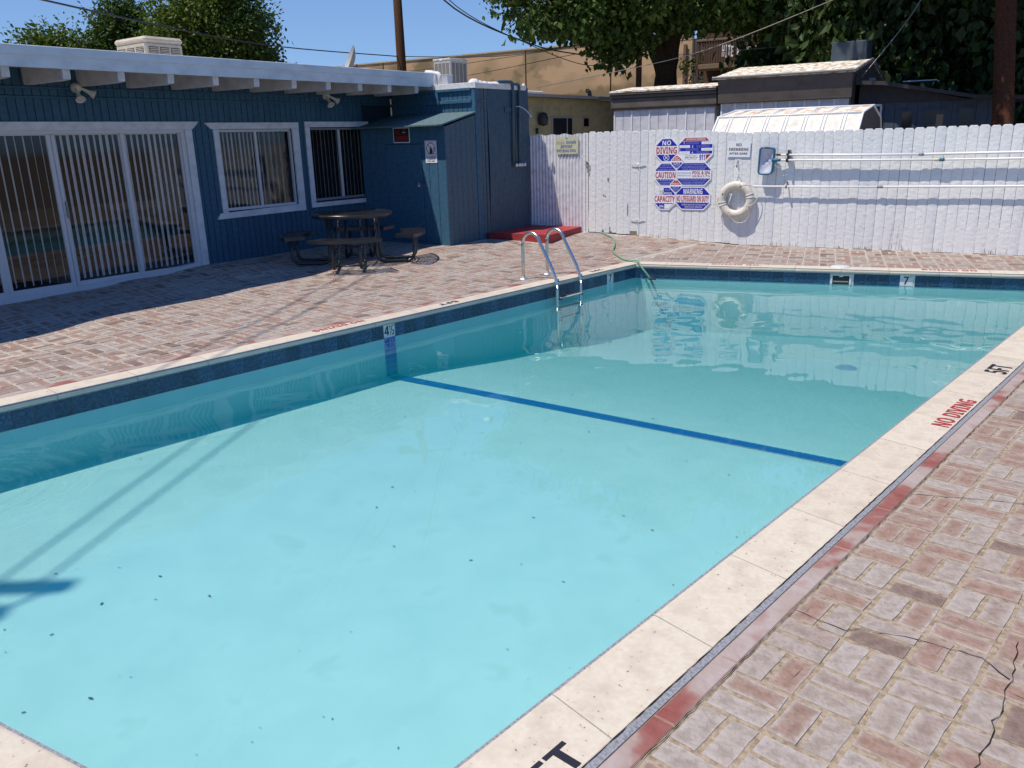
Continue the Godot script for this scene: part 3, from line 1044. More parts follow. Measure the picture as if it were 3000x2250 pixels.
func build_house() -> void:
	var h := thing("pool_house", "low blue timber pool house with white fascia, sliding glass doors and two white trimmed windows", "building", house_t)
	var B := [M.blue_board_0, M.blue_board_1, M.blue_board_2]
	# sheathing behind the boards, with the openings left out
	var wall := mb()
	for r in [[-5.0, -0.80, -0.3, 2.86], [-0.80, 2.92, 2.085, 2.86], [2.92, 3.48, -0.3, 2.86], [3.48, 4.89, 2.09, 2.86], [3.48, 4.89, -0.3, 0.87], [4.89, 5.25, -0.3, 2.86], [5.25, 6.62, 2.10, 2.86], [5.25, 6.62, -0.3, 0.895], [6.62, 7.25, -0.3, 2.86]]:
		box(wall, Vector3(r[0], r[2], -0.12), Vector3(r[1], r[3], -0.013))
	obj("wall", wall, M.groove, h)
	var x := -1.90
	while x < 7.2:
		var c := x + BOARD * 0.5
		var parts := [[-0.12, 2.515], [2.518, 2.86]]
		if c > -0.86 and c < 2.98:
			parts = [[2.14, 2.515], [2.518, 2.86]]
		elif c > 3.44 and c < 4.96:
			parts = [[-0.12, 0.82], [2.14, 2.515], [2.518, 2.86]]
		elif c > 5.21 and c < 6.46:
			parts = [[-0.12, 0.85], [2.14, 2.515], [2.518, 2.86]]
		elif c > 6.46:
			parts = [[2.518, 2.86]]
		for p in parts:
			bx("siding_board", Vector3(x + 0.0045, p[0], -0.013), Vector3(x + BOARD - 0.0045, p[1], 0.0), B[rng.randi() % 3], h, Transform3D(), 0.003)
		x += BOARD
	bx("rail", Vector3(-1.9, 2.598, 0.0), Vector3(7.25, 2.624, 0.022), M.blue_trim, h, Transform3D(), 0.004)
	bx("flashing", Vector3(-1.9, 2.485, 0.0005), Vector3(7.25, 2.512, 0.008), M.blue_trim, h, Transform3D(), 0.002)
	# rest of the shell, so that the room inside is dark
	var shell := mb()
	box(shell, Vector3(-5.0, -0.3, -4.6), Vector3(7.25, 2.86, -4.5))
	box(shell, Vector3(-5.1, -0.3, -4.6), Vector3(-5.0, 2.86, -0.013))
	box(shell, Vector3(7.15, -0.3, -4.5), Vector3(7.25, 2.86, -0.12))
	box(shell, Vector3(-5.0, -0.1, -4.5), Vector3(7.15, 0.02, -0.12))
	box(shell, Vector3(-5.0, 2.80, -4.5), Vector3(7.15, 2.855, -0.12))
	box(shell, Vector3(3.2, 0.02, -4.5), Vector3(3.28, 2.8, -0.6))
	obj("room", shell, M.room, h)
	# roof
	var roof := bx("roof", Vector3(-5.3, 2.862, -4.8), Vector3(7.22, 2.975, 1.015), M.roof_white, h, Transform3D(), 0.01)
	bx("fascia", Vector3(-5.3, 2.755, 1.016), Vector3(7.30, 2.890, 1.046), M.fascia_white, roof, Transform3D(), 0.004)
	bx("fascia", Vector3(-5.3, 2.886, 1.028), Vector3(7.302, 2.990, 1.062), M.fascia_white, roof, Transform3D(), 0.006)
	bx("fascia", Vector3(7.222, 2.755, -0.2), Vector3(7.298, 2.987, 1.0), M.fascia_white, roof, Transform3D(), 0.004)
	bx("soffit", Vector3(-5.3, 2.84, 0.002), Vector3(7.22, 2.861, 1.014), M.soffit_white, roof)
	var s := 0.112 - 0.672 * 3
	while s < 7.1:
		var st := mb()
		prism(st, PackedVector2Array([Vector2(0.001, 2.64), Vector2(0.86, 2.635), Vector2(1.005, 2.645), Vector2(1.014, 2.70), Vector2(1.014, 2.84), Vector2(0.001, 2.84)]), -0.045, 0.045, Transform3D(Basis(Vector3(0, 0, 1), Vector3.UP, Vector3(-1, 0, 0)), Vector3(s + 0.045, 0, 0)))
		obj("rafter", st, M.soffit_white, roof)
		s += 0.672
	# sliding doors
	var d := group_node("sliding_door", h)
	bx("jamb", Vector3(2.915, -0.1, -0.012), Vector3(3.027, 2.095, 0.024), M.trim_white, d, Transform3D(), 0.004)
	bx("jamb", Vector3(-0.90, -0.1, -0.012), Vector3(-0.79, 2.095, 0.024), M.trim_white, d, Transform3D(), 0.004)
	pr("header", [Vector2(-0.92, 2.096), Vector2(3.03, 2.096), Vector2(3.072, 2.122), Vector2(3.152, 2.203), Vector2(-1.0, 2.200), Vector2(-0.95, 2.12)], -0.012, 0.026, M.trim_white, d)
	bx("head_frame", Vector3(-0.79, 2.05, -0.11), Vector3(2.915, 2.098, -0.005), M.frame_alu, d, Transform3D(), 0.003)
	bx("side_frame", Vector3(2.85, 0.0, -0.11), Vector3(2.917, 2.05, -0.005), M.frame_alu, d, Transform3D(), 0.003)
	var sill := mb()
	for i in 8:
		var a := -0.9 + 0.48 * i
		var b := a + 0.478
		var pa := house_t * Vector3(a, 0, 0.05)
		var pb := house_t * Vector3(b, 0, 0.05)
		var ya := deck_w(pa)
		var yb := deck_w(pb)
		quad(sill, Vector3(a, ya + 0.055, 0.0), Vector3(b, yb + 0.055, 0.0), Vector3(b, yb + 0.055, -0.12), Vector3(a, ya + 0.055, -0.12))
		quad(sill, Vector3(a, ya - 0.06, 0.004), Vector3(b, yb - 0.06, 0.004), Vector3(b, yb + 0.055, 0.0), Vector3(a, ya + 0.055, 0.0))
	obj("sill", sill, M.frame_alu, d)
	for p in [[-0.76, 0.150, -0.05], [0.150, 1.005, -0.05], [1.02, 1.985, -0.075], [1.945, 2.855, -0.05]]:
		for e in [0, 1]:
			var w := 0.055 if not (p[0] > 1.9 and e == 1) else 0.03
			var a: float = p[0] if e == 0 else p[1] - w
			bx("stile", Vector3(a, 0.04, p[2] - 0.018), Vector3(a + w, 2.05, p[2] + 0.018), M.frame_alu, d, Transform3D(), 0.004)
		bx("rail", Vector3(p[0] + 0.055, 0.04, p[2] - 0.016), Vector3(p[1] - 0.055, 0.135, p[2] + 0.016), M.frame_alu, d, Transform3D(), 0.003)
		bx("rail", Vector3(p[0] + 0.055, 2.036, p[2] - 0.016), Vector3(p[1] - 0.055, 2.05, p[2] + 0.016), M.frame_alu, d)
		var g := mb()
		quad(g, Vector3(p[0] + 0.05, 0.13, p[2]), Vector3(p[1] - 0.05, 0.13, p[2]), Vector3(p[1] - 0.05, 2.04, p[2]), Vector3(p[0] + 0.05, 2.04, p[2]))
		obj("glass", g, M.glass, d)
	bx("handle", Vector3(1.052, 0.98, -0.06), Vector3(1.078, 1.20, -0.03), M.frame_grey, d, Transform3D(), 0.006)
	blinds(d, -0.7, 0.95, 0.16, 2.035, -0.10, 1.05, 0.105)
	blinds(d, 1.05, 2.80, 0.16, 2.035, -0.10, 0.72)
	# windows
	for wv in [[3.487, 4.884, 0.885, 2.08, 4.184, true], [5.255, 6.62, 0.905, 2.10, 5.95, false]]:
		var w := group_node("window", h)
		var a: float = wv[0]
		var b: float = wv[1]
		var y0: float = wv[2]
		var y1: float = wv[3]
		bx("casing", Vector3(a - 0.098, y0 - 0.035, -0.012), Vector3(a, y1 + 0.012, 0.022), M.trim_white, w, Transform3D(), 0.004)
		if wv[5]:
			bx("casing", Vector3(b, y0 - 0.12, -0.012), Vector3(b + 0.134, y1 + 0.013, 0.022), M.trim_white, w, Transform3D(), 0.004)
			pr("head_casing", [Vector2(a - 0.10, y1 + 0.0135), Vector2(b + 0.134, y1 + 0.0135), Vector2(b + 0.134, y1 + 0.112), Vector2(a - 0.236, y1 + 0.108), Vector2(a - 0.15, y1 + 0.03), Vector2(a - 0.13, y1 + 0.016)], -0.012, 0.024, M.trim_white, w)
			pr("sill", [Vector2(a - 0.15, y0 - 0.037), Vector2(b - 0.001, y0 - 0.012), Vector2(b - 0.001, y0 - 0.115), Vector2(a - 0.215, y0 - 0.125)], -0.012, 0.026, M.trim_white, w)
		else:
			bx("head_casing", Vector3(a - 0.098, y1 + 0.0135, -0.012), Vector3(b, y1 + 0.105, 0.024), M.trim_white, w, Transform3D(), 0.004)
			bx("sill", Vector3(a - 0.098, y0 - 0.112, -0.012), Vector3(b, y0 - 0.036, 0.024), M.trim_white, w, Transform3D(), 0.004)
		for f in [[a, y0 - 0.02, a + 0.028, y1], [b - 0.028, y0 - 0.01, b, y1], [a, y1 - 0.028, b, y1 + 0.01], [a, y0 - 0.035, b, y0 + 0.028]]:
			bx("frame", Vector3(f[0], f[1], -0.085), Vector3(f[2], f[3], -0.03), M.frame_alu if wv[5] else M.frame_grey, w, Transform3D(), 0.003)
		bx("mullion", Vector3(wv[4] - 0.02, y0 + 0.028, -0.075), Vector3(wv[4] + 0.02, y1 - 0.028, -0.035), M.frame_alu, w, Transform3D(), 0.003)
		for p in [[a + 0.028, wv[4] - 0.02, -0.065], [wv[4] + 0.02, b - 0.028, -0.05]]:
			var g := mb()
			quad(g, Vector3(p[0], y0 + 0.02, p[2]), Vector3(p[1], y0 + 0.02, p[2]), Vector3(p[1], y1 - 0.02, p[2]), Vector3(p[0], y1 - 0.02, p[2]))
			obj("pane", g, M.glass, w)
		if wv[5]:
			blinds(w, a + 0.03, b - 0.45, y0 + 0.02, y1 - 0.03, -0.2, 0.75, 0.075)
			blinds(w, b - 0.45, b - 0.02, y0 + 0.02, y1 - 0.03, -0.2, 1.2, 0.10)
		else:
			blinds(w, a + 0.03, b - 0.02, y0 + 0.02, y1 - 0.03, -0.2, 0.95)
	# two floodlights on the rail
	for fl in [[1.415, "twin floodlight with cream cones above the sliding doors of the blue pool house"], [5.665, "twin floodlight with cream cones above the right window of the blue pool house"]]:
		var o := thing("floodlight", fl[1], "floodlight", house_t * Transform3D(Basis(), Vector3(fl[0], 2.62, 0.0)), "twin floodlights under the eaves")
		var st := mb(true)
		lathe(st, [Vector2(0.0, 0.0), Vector2(0.062, 0.0), Vector2(0.066, 0.02), Vector2(0.055, 0.07), Vector2(0.03, 0.095), Vector2(0.0, 0.10)], 18, Transform3D(Basis(Vector3.RIGHT, PI / 2), Vector3(0, 0.0, 0.0)))
		obj("base", st, M.lamp_white, o)
		for c in [[Vector3(-0.03, -0.03, 0.09), Vector3(-0.10, -0.75, 0.62)], [Vector3(0.05, -0.01, 0.07), Vector3(0.85, -0.48, 0.30)]]:
			var dir: Vector3 = (c[1] as Vector3).normalized()
			var at: Vector3 = c[0]
			tb("arm", [at - dir * 0.03, at + dir * 0.05], 0.018, M.lamp_white, o, 10)
			var bs := Basis(Quaternion(Vector3.UP, dir))
			st = mb(true)
			lathe(st, [Vector2(0.021, 0.03), Vector2(0.026, 0.08), Vector2(0.032, 0.105), Vector2(0.060, 0.155), Vector2(0.062, 0.163), Vector2(0.056, 0.163), Vector2(0.05, 0.152), Vector2(0.0, 0.148)], 20, Transform3D(bs, at))
			obj("lamp_head", st, M.lamp_white, o)
			st = mb(true)
			lathe(st, [Vector2(0.0, 0.155), Vector2(0.03, 0.158), Vector2(0.05, 0.154)], 16, Transform3D(bs, at))
			obj("lens", st, M.lens, o)

func corrugated(x0: float, x1: float, y0, y1, pitch: float, amp: float, t: Transform3D, bow := 0.0) -> SurfaceTool:
	var st := mb(true)
	var n := int((x1 - x0) / pitch * 8.0)
	var rows := 10
	var P := func(i: int, j: int, zo: float) -> Vector3:
		var x := x0 + (x1 - x0) * i / n
		var lo: float = y0
		var hi: float = y1 if not y1 is Callable else y1.call(x)
		var v := float(j) / rows
		var z := amp * sin(TAU * (x - x0) / pitch) + bow * sin(v * PI) * 0.5 + zo + 0.004 * sin(v * 7.0 + x * 3.0)
		return t * Vector3(x, lerpf(lo, hi, v), z)
	for i in n:
		for j in rows:
			quad(st, P.call(i, j, 0.0), P.call(i + 1, j, 0.0), P.call(i + 1, j + 1, 0.0), P.call(i, j + 1, 0.0))
			quad(st, P.call(i + 1, j, -0.002), P.call(i, j, -0.002), P.call(i, j + 1, -0.002), P.call(i + 1, j + 1, -0.002))
	return st

func build_closet_and_shower_room() -> void:
	# lean-to closet in front
	var c := thing("storage_closet", "blue lean-to closet with a padlocked flush door and sloping roof against the pool house", "shed", house_t)
	var F := Transform3D(Basis(Vector3(0, 0, 1), Vector3.UP, Vector3(-1, 0, 0)), Vector3(6.42, 0, 0))
	var body := mb()
	box(body, Vector3(6.436, -0.1, 0.01), Vector3(7.24, 2.05, 1.984))
	obj("wall", body, M.groove, c)
	for b in [[0.0, 0.20], [0.20, 0.40], [0.40, 0.595], [1.462, 1.62], [1.62, 1.81], [1.81, 1.998]]:
		bx("siding_board", Vector3(b[0] + 0.003, -0.05, -0.014), Vector3(b[1] - 0.003, 2.075, 0.0), M.blue_closet, c, F, 0.003)
	for b in [[0.595, 0.81], [0.81, 1.03], [1.03, 1.25], [1.25, 1.462]]:
		bx("siding_board", Vector3(b[0] + 0.002, 1.80, -0.014), Vector3(b[1] - 0.002, 2.075, 0.0), M.blue_closet, c, F, 0.002)
	var door := bx("door", Vector3(0.603, 0.15, -0.013), Vector3(1.454, 1.79, 0.003), M.blue_closet, c, F, 0.003)
	bx("threshold", Vector3(0.60, -0.05, -0.013), Vector3(1.46, 0.143, 0.0), M.blue_closet, c, F, 0.003)
	bx("hasp", Vector3(1.39, 1.145, 0.003), Vector3(1.52, 1.175, 0.010), M.blue_trim, door, F, 0.002)
	for b in 6:
		var s0 := 6.42 + 0.136 * b
		var st := mb()
		prism(st, PackedVector2Array([Vector2(s0 + 0.003, -0.05), Vector2(s0 + 0.133, -0.05), Vector2(s0 + 0.133, 2.06 + (s0 + 0.133 - 6.42) * 0.235), Vector2(s0 + 0.003, 2.06 + (s0 + 0.003 - 6.42) * 0.235)]), 1.985, 2.0)
		obj("side_board", st, M.blue_grey_side, c)
	var rf := mb()
	prism(rf, PackedVector2Array([Vector2(6.205, 2.075), Vector2(6.30, 2.072), Vector2(7.255, 2.285), Vector2(7.255, 2.31), Vector2(6.30, 2.098), Vector2(6.205, 2.096)]), -0.0, 2.025)
	obj("roof", rf, M.blue_roofing, c)
	# padlock
	var pl := thing("padlock", "small steel padlock hanging on the hasp of the blue closet door", "padlock", upright(6.42) * Transform3D(Basis(), Vector3(1.375, 1.10, 0.022)))
	bx("body", Vector3(-0.025, -0.02, -0.011), Vector3(0.025, 0.022, 0.011), M.aluminium, pl, Transform3D(), 0.004)
	tb("shackle", smooth_path([Vector3(-0.016, 0.02, 0), Vector3(-0.016, 0.045, 0), Vector3(0, 0.062, 0), Vector3(0.016, 0.045, 0), Vector3(0.016, 0.02, 0)], 3), 0.004, M.steel, pl, 6)
	# shower room behind it
	var r := thing("shower_room", "tall blue shower room with white edged flat roof and a corrugated metal side", "building", house_t)
	var F2 := Transform3D(Basis(Vector3(0, 0, 1), Vector3.UP, Vector3(-1, 0, 0)), Vector3(7.26, 0, 0))
	bx("wall", Vector3(7.275, -0.1, 0.0), Vector3(8.80, 2.70, 1.982), M.groove, r)
	for i in 18:
		var a := 0.04 + i * 0.105
		bx("siding_board", Vector3(a + 0.004, 2.20, -0.014), Vector3(a + 0.101, 2.70, 0.0), M.blue_closet, r, F2, 0.003)
	bx("rail", Vector3(0.0, 2.455, 0.0), Vector3(1.93, 2.51, 0.035), M.blue_closet, r, F2, 0.004)
	bx("rail", Vector3(0.0, 2.655, 0.0), Vector3(1.93, 2.70, 0.035), M.blue_closet, r, F2, 0.004)
	bx("corner_post", Vector3(1.93, -0.05, -0.06), Vector3(2.006, 2.70, 0.014), M.blue_closet, r, F2, 0.004)
	for b in [[7.325, 7.41], [7.41, 7.50]]:
		bx("side_board", Vector3(b[0] + 0.003, -0.05, 1.984), Vector3(b[1] - 0.003, 2.46, 1.998), M.blue_grey_side, r, Transform3D(), 0.003)
		bx("side_board", Vector3(b[0] + 0.003, 2.50, 1.984), Vector3(b[1] - 0.003, 2.69, 1.998), M.blue_grey_side, r, Transform3D(), 0.003)
	bx("side_rail", Vector3(7.325, 2.462, 1.984), Vector3(7.52, 2.498, 2.012), M.blue_grey_side, r, Transform3D(), 0.003)
	bx("side_post", Vector3(7.505, -0.05, 1.984), Vector3(7.575, 2.69, 2.01), M.blue_grey_side, r, Transform3D(), 0.004)
	obj("corrugated_sheet", corrugated(7.58, 8.83, 0.08, 2.685, 0.076, 0.009, Transform3D(Basis(), Vector3(0, 0, 2.005)), 0.05), M.blue_metal, r)
	bx("end_post", Vector3(8.80, 0.0, 1.93), Vector3(8.86, 2.735, 1.995), M.blue_trim, r, Transform3D(), 0.004)
	var roof := bx("roof", Vector3(7.275, 2.702, 0.0), Vector3(8.80, 2.778, 2.0), M.roof_white, r, Transform3D(), 0.008)
	bx("fascia", Vector3(7.235, 2.690, 1.07), Vector3(7.275, 2.786, 2.035), M.roof_white, roof, Transform3D(), 0.004)
	bx("fascia", Vector3(7.276, 2.688, 2.0), Vector3(8.74, 2.776, 2.034), M.roof_white, roof, Transform3D(), 0.004)
	# a bracket arm left from an old lamp
	var br := pr("bracket", [Vector2(1.12, 2.66), Vector2(1.20, 2.66), Vector2(1.225, 2.45), Vector2(1.20, 2.45), Vector2(1.13, 2.60)], 0.0, 0.06, M.blue_closet, r, F2)
	# roof clutter
	var ev := thing("vent_pipe", "white painted elbow vent pipe nearest the end of the pool house roof", "vent pipe", house_t, "white vent pipes on the shower room roof")
	tb("pipe", bend_path([Vector3(7.5, 2.77, 0.93), Vector3(7.5, 3.01, 0.90), Vector3(7.5, 3.03, 0.70)], 0.06), 0.042, M.roof_white, ev, 12)
	var ev2 := thing("vent_pipe", "white painted elbow vent pipe standing against the grey junction box", "vent pipe", house_t, "white vent pipes on the shower room roof")
	tb("pipe", bend_path([Vector3(7.5, 2.77, 1.02), Vector3(7.5, 2.99, 1.02), Vector3(7.5, 3.0, 0.86)], 0.06), 0.04, M.roof_white, ev2, 12)
	var jb := thing("junction_box", "light grey metal box on the flat roof beside the white vent pipes", "box", house_t)
	bx("case", Vector3(7.48, 2.778, 1.07), Vector3(7.62, 2.96, 1.22), M.box_grey, jb, Transform3D(), 0.006)
	bx("lid", Vector3(7.475, 2.95, 1.066), Vector3(7.625, 2.966, 1.224), M.box_grey, jb, Transform3D(), 0.004)
	var tar := thing("roof_patch", "lumpy white sealed patch over the pipes at the roof edge", "roof patch", house_t)
	var st := mb(true)
	for q in [[7.36, 1.94, 0.10, 0.075], [7.47, 1.93, 0.11, 0.05], [7.60, 1.93, 0.12, 0.042], [7.76, 1.94, 0.12, 0.036], [7.92, 1.95, 0.10, 0.045]]:
		lathe(st, [Vector2(q[2], 0.0), Vector2(q[2] * 0.85, q[3] * 0.55), Vector2(q[2] * 0.5, q[3] * 0.92), Vector2(0.0, q[3])], 12, Transform3D(Basis(), Vector3(q[0], 2.776, q[1] - 0.03)))
	obj("sealant", st, M.roof_white, tar)
	# shower plumbing
	var sh := thing("outdoor_shower", "outdoor shower pipes with chrome head and two taps on the corrugated wall", "shower", house_t)
	tb("pipe", bend_path([Vector3(7.95, 2.82, 1.98), Vector3(8.30, 2.82, 2.05), Vector3(8.30, 2.55, 2.05), Vector3(8.275, 1.385, 2.05)], 0.07), 0.030, M.blue_metal, sh, 12)
	tb("pipe", bend_path([Vector3(8.33, 2.79, 2.0), Vector3(8.49, 2.79, 2.06), Vector3(8.49, 2.5, 2.06), Vector3(8.46, 1.39, 2.05)], 0.06), 0.026, M.blue_metal, sh, 12)
	tb("riser", [Vector3(8.37, 2.40, 2.045), Vector3(8.355, 1.39, 2.04)], 0.017, M.blue_metal, sh, 10)
	for y in [2.30, 1.36]:
		bx("backboard", Vector3(8.08, y, 2.014), Vector3(8.64, y + 0.085, 2.034), M.blue_metal, sh, Transform3D(), 0.004)
	tb("arm", smooth_path([Vector3(8.37, 2.39, 2.05), Vector3(8.40, 2.40, 2.12), Vector3(8.47, 2.34, 2.20), Vector3(8.52, 2.27, 2.25)], 4), 0.011, M.steel, sh, 8)
	st = mb(true)
	lathe(st, [Vector2(0.012, 0.0), Vector2(0.018, 0.02), Vector2(0.036, 0.055), Vector2(0.036, 0.068), Vector2(0.0, 0.07)], 16, Transform3D(Basis(Quaternion(Vector3.UP, Vector3(0.35, -0.85, 0.3).normalized())), Vector3(8.52, 2.275, 2.25)))
	obj("shower_head", st, M.steel, sh)
	for s in [8.30, 8.39, 8.47, 8.56]:
		st = mb(true)
		lathe(st, [Vector2(0.014, 0.0), Vector2(0.016, 0.03), Vector2(0.036, 0.04), Vector2(0.038, 0.06), Vector2(0.03, 0.07), Vector2(0.0, 0.072)], 14, Transform3D(Basis(Vector3.RIGHT, PI / 2), Vector3(s, 1.37, 2.05)))
		obj("tap", st, M.aluminium, sh)
	# red slab under the shower
	var sl := thing("shower_slab", "raised red painted concrete slab under the outdoor shower by the corrugated panel", "slab")
	var corners := [Vector2(7.45, 2.02), Vector2(8.88, 2.00), Vector2(9.02, 3.08), Vector2(7.56, 3.30)]
	st = mb()
	var poly := PackedVector2Array()
	for k in 4:
		var p: Vector2 = corners[k]
		var c0 = (corners[(k + 3) % 4] - p).normalized() * 0.03
		var c1 = (corners[(k + 1) % 4] - p).normalized() * 0.03
		poly.append(p + c0)
		poly.append(p + c1)
	prism(st, poly, -0.218, -0.04, house_t * Transform3D(Basis(Vector3(1, 0, 0), Vector3(0, 0, 1), Vector3(0, -1, 0)), Vector3.ZERO))
	obj("slab", st, M.red_slab, sl)

# ------------------------------------------------------------------ fence
func fence_top(t: float) -> float:
	return lerpf(1.915, 1.84, clampf((t - 1.6) / 1.2, 0.0, 1.0)) + clampf(t - 5.5, 0.0, 1.5) * 0.010

func fence_base(t: float) -> float:
	return lerpf(0.105, 0.004, clampf((t - 0.6) / 2.2, 0.0, 1.0))

func picket(st: SurfaceTool, x0: float, x1: float, y0: float, y1: float, cup: float, lean := 0.0, ear := 0.026) -> void:   # dog-eared board, slightly cupped
	var w := x1 - x0
	var us := [0.0, 0.18, 0.5, 0.82, 1.0]
	var front := []
	for u in us:
		var x: float = x0 + w * u
		var top := y1 - (ear if u == 0.0 or u == 1.0 else 0.0)
		var z: float = cup * 4.0 * u * (1.0 - u)
		front.append([Vector3(x, y0, z), Vector3(x + lean, top - 0.004, z), Vector3(x + lean, top, z - 0.004)])
	for i in 4:
		quad(st, front[i][0], front[i + 1][0], front[i + 1][1], front[i][1])
		quad(st, front[i][1], front[i + 1][1], front[i + 1][2], front[i][2])
		var a: Vector3 = front[i][2]
		var b: Vector3 = front[i + 1][2]
		quad(st, a, b, b + Vector3(0, 0, -0.014), a + Vector3(0, 0, -0.014))
	var back := Vector3(0, 0, -0.016)
	quad(st, front[4][0], front[4][0] + back, front[4][2] + back, front[4][2])
	quad(st, front[0][0] + back, front[0][0], front[0][2], front[0][2] + back)
	quad(st, front[4][0] + back, front[0][0] + back, front[0][2] + back, front[4][2] + back)

func strap_hinge(parent: Node3D, x: float, y: float) -> void:
	var g := group_node("hinge", parent)
	pr("leaf", [Vector2(x, y - 0.03), Vector2(x + 0.03, y - 0.028), Vector2(x + 0.13, y - 0.006), Vector2(x + 0.145, y), Vector2(x + 0.13, y + 0.014), Vector2(x + 0.02, y + 0.03), Vector2(x, y + 0.03)], 0.008, 0.013, M.fence_white_0, g)
	pr("leaf", [Vector2(x - 0.14, y - 0.012), Vector2(x - 0.10, y - 0.022), Vector2(x - 0.01, y - 0.028), Vector2(x - 0.01, y + 0.022), Vector2(x - 0.09, y + 0.022)], 0.008, 0.013, M.fence_white_0, g)
	tb("pin", [Vector3(x - 0.005, y - 0.055, 0.014), Vector3(x - 0.005, y + 0.035, 0.014)], 0.007, M.aluminium, g, 8)
	for k in [-0.11, -0.05, 0.04, 0.1]:
		bx("screw", Vector3(x + k - 0.004, y - 0.005, 0.0135), Vector3(x + k + 0.004, y + 0.003, 0.0155), M.galvanised, g)

func build_fence() -> void:
	var W := [M.fence_white_0, M.fence_white_1, M.fence_white_2, M.fence_white_3]
	var f := thing("picket_fence", "long white painted dog-eared board fence behind the far end of the pool", "fence", fence_t)
	var joints := [1.017, 1.165, 1.298, 1.438, 1.571, 1.714, 1.859, 1.991, 2.133, 2.272, 2.402, 2.546, 2.687, 2.832, 2.972]
	while joints[-1] < 9.6:
		joints.append(joints[-1] + 0.1409 + rng.randf_range(-0.004, 0.004))
	for i in joints.size() - 1:
		var st := mb()
		var a: float = joints[i]
		var b: float = joints[i + 1]
		var g := rng.randf_range(0.001, 0.0035)
		var m := (a + b) * 0.5
		st.set_smooth_group(-1)
		picket(st, a + g, b - rng.randf_range(0.001, 0.003), fence_base(m) + rng.randf_range(-0.004, 0.01), fence_top(m) + rng.randf_range(-0.007, 0.007), rng.randf_range(0.0005, 0.006), rng.randf_range(-0.002, 0.002), 0.026 + rng.randf_range(-0.004, 0.004))
		var o := obj("fence_board", st, W[rng.randi() % 4], f)
		o.position.z = rng.randf_range(-0.004, 0.003)
		o.rotation.y = rng.randf_range(-0.012, 0.012) * 0.0
		# flaking at some feet: bare wood showing
		if rng.randf() < 0.45:
			var n := 2 + rng.randi() % 4
			var fl := mb()
			for k in n:
				var x := rng.randf_range(a + 0.012, b - 0.012)
				var hh := rng.randf_range(0.01, 0.07)
				var ww := rng.randf_range(0.0012, 0.004)
				var y0 := fence_base(m) + 0.008
				quad(fl, Vector3(x - ww, y0, 0.0075), Vector3(x + ww, y0, 0.0075), Vector3(x + ww * 0.3, y0 + hh, 0.0075), Vector3(x - ww * 0.3, y0 + hh, 0.0075))
			obj("bare_patch", fl, M.bare_wood, f)
	for y in [0.42, 1.50]:
		bx("rail", Vector3(1.02, y, -0.055), Vector3(9.6, y + 0.085, -0.018), M.fence_white_3, f, Transform3D(), 0.004)
	var p := 1.0
	while p < 9.6:
		bx("post", Vector3(p - 0.03, -0.1, -0.15), Vector3(p + 0.06, 1.80, -0.057), M.fence_white_3, f, Transform3D(), 0.004)
		p += 2.4
	# split board with dark cracks
	crack_strip_v(f, [[5.19, 0.02], [5.205, 0.22], [5.215, 0.42]], 0.0016)
	crack_strip_v(f, [[5.29, 0.02], [5.30, 0.2], [5.312, 0.38]], 0.0014)
	crack_strip_v(f, [[5.335, 0.03], [5.345, 0.22]], 0.0014)
	# gate
	var g := thing("board_gate", "white board gate with strap hinges at the corner of the fence beside the corrugated panel", "gate", fence_t)
	var gj := [0.010, 0.153, 0.290, 0.428, 0.569, 0.708, 0.836, 0.975]
	for i in gj.size() - 1:
		var st := mb()
		var low := 0.125 if i < 4 else 0.108
		if i == 6:
			low = 0.17
		picket(st, gj[i] + 0.0015, gj[i + 1] - 0.0015, low + rng.randf_range(-0.004, 0.006), 1.92 + rng.randf_range(-0.008, 0.008), rng.randf_range(0.0, 0.003), 0.0, 0.03)
		var o := obj("gate_board", st, W[rng.randi() % 4], g)
		o.position.z = rng.randf_range(-0.003, 0.002)
	for y in [0.32, 1.36]:
		bx("rail", Vector3(0.02, y, -0.055), Vector3(0.97, y + 0.085, -0.018), M.fence_white_3, g, Transform3D(), 0.004)
	bx("bare_foot", Vector3(0.838, 0.098, -0.02), Vector3(0.973, 0.17, -0.006), M.bare_wood, g)
	for q in [[0.40, 1.08, 0.016, 0.035], [0.31, 0.80, 0.012, 0.018], [0.345, 0.785, 0.014, 0.014], [0.44, 0.20, 0.008, 0.045], [0.30, 0.15, 0.02, 0.03], [0.45, 0.145, 0.028, 0.016], [0.79, 0.55, 0.010, 0.12]]:
		var st := mb()
		prism(st, PackedVector2Array(ellipse(q[0], q[1], q[2], q[3], 9)), 0.0, 0.0062)
		obj("bare_patch", st, M.bare_wood, g)
	bx("stop_strip", Vector3(0.977, 0.10, -0.012), Vector3(1.013, 1.90, 0.006), M.fence_white_1, g, Transform3D(), 0.003)
	strap_hinge(g, 0.985, 1.330)
	strap_hinge(g, 0.985, 0.365)
	# latch
	var la := group_node("latch", g)
	bx("plate", Vector3(-0.05, 1.31, 0.006), Vector3(-0.005, 1.41, 0.014), M.old_wood, la, Transform3D(), 0.003)
	tb("bar", bend_path([Vector3(-0.04, 1.39, 0.02), Vector3(0.02, 1.395, 0.035), Vector3(0.02, 1.33, 0.03)], 0.02), 0.008, M.galvanised, la, 8)
	tb("ring", smooth_path([Vector3(0.0, 1.33, 0.025), Vector3(-0.012, 1.27, 0.028), Vector3(0.002, 1.21, 0.026), Vector3(0.014, 1.27, 0.028), Vector3(0.003, 1.33, 0.025)], 5), 0.006, M.galvanised, la, 8)
	# corrugated panel between shower room and gate
	var c := thing("corrugated_panel", "white corrugated metal fence panel between the blue shower room and the gate", "fence panel", fence_t)
	var top := func(x: float) -> float: return 1.90 + 0.010 * sin(x * 23.0) - 0.012 * absf(sin(x * 6.5 + 0.4))
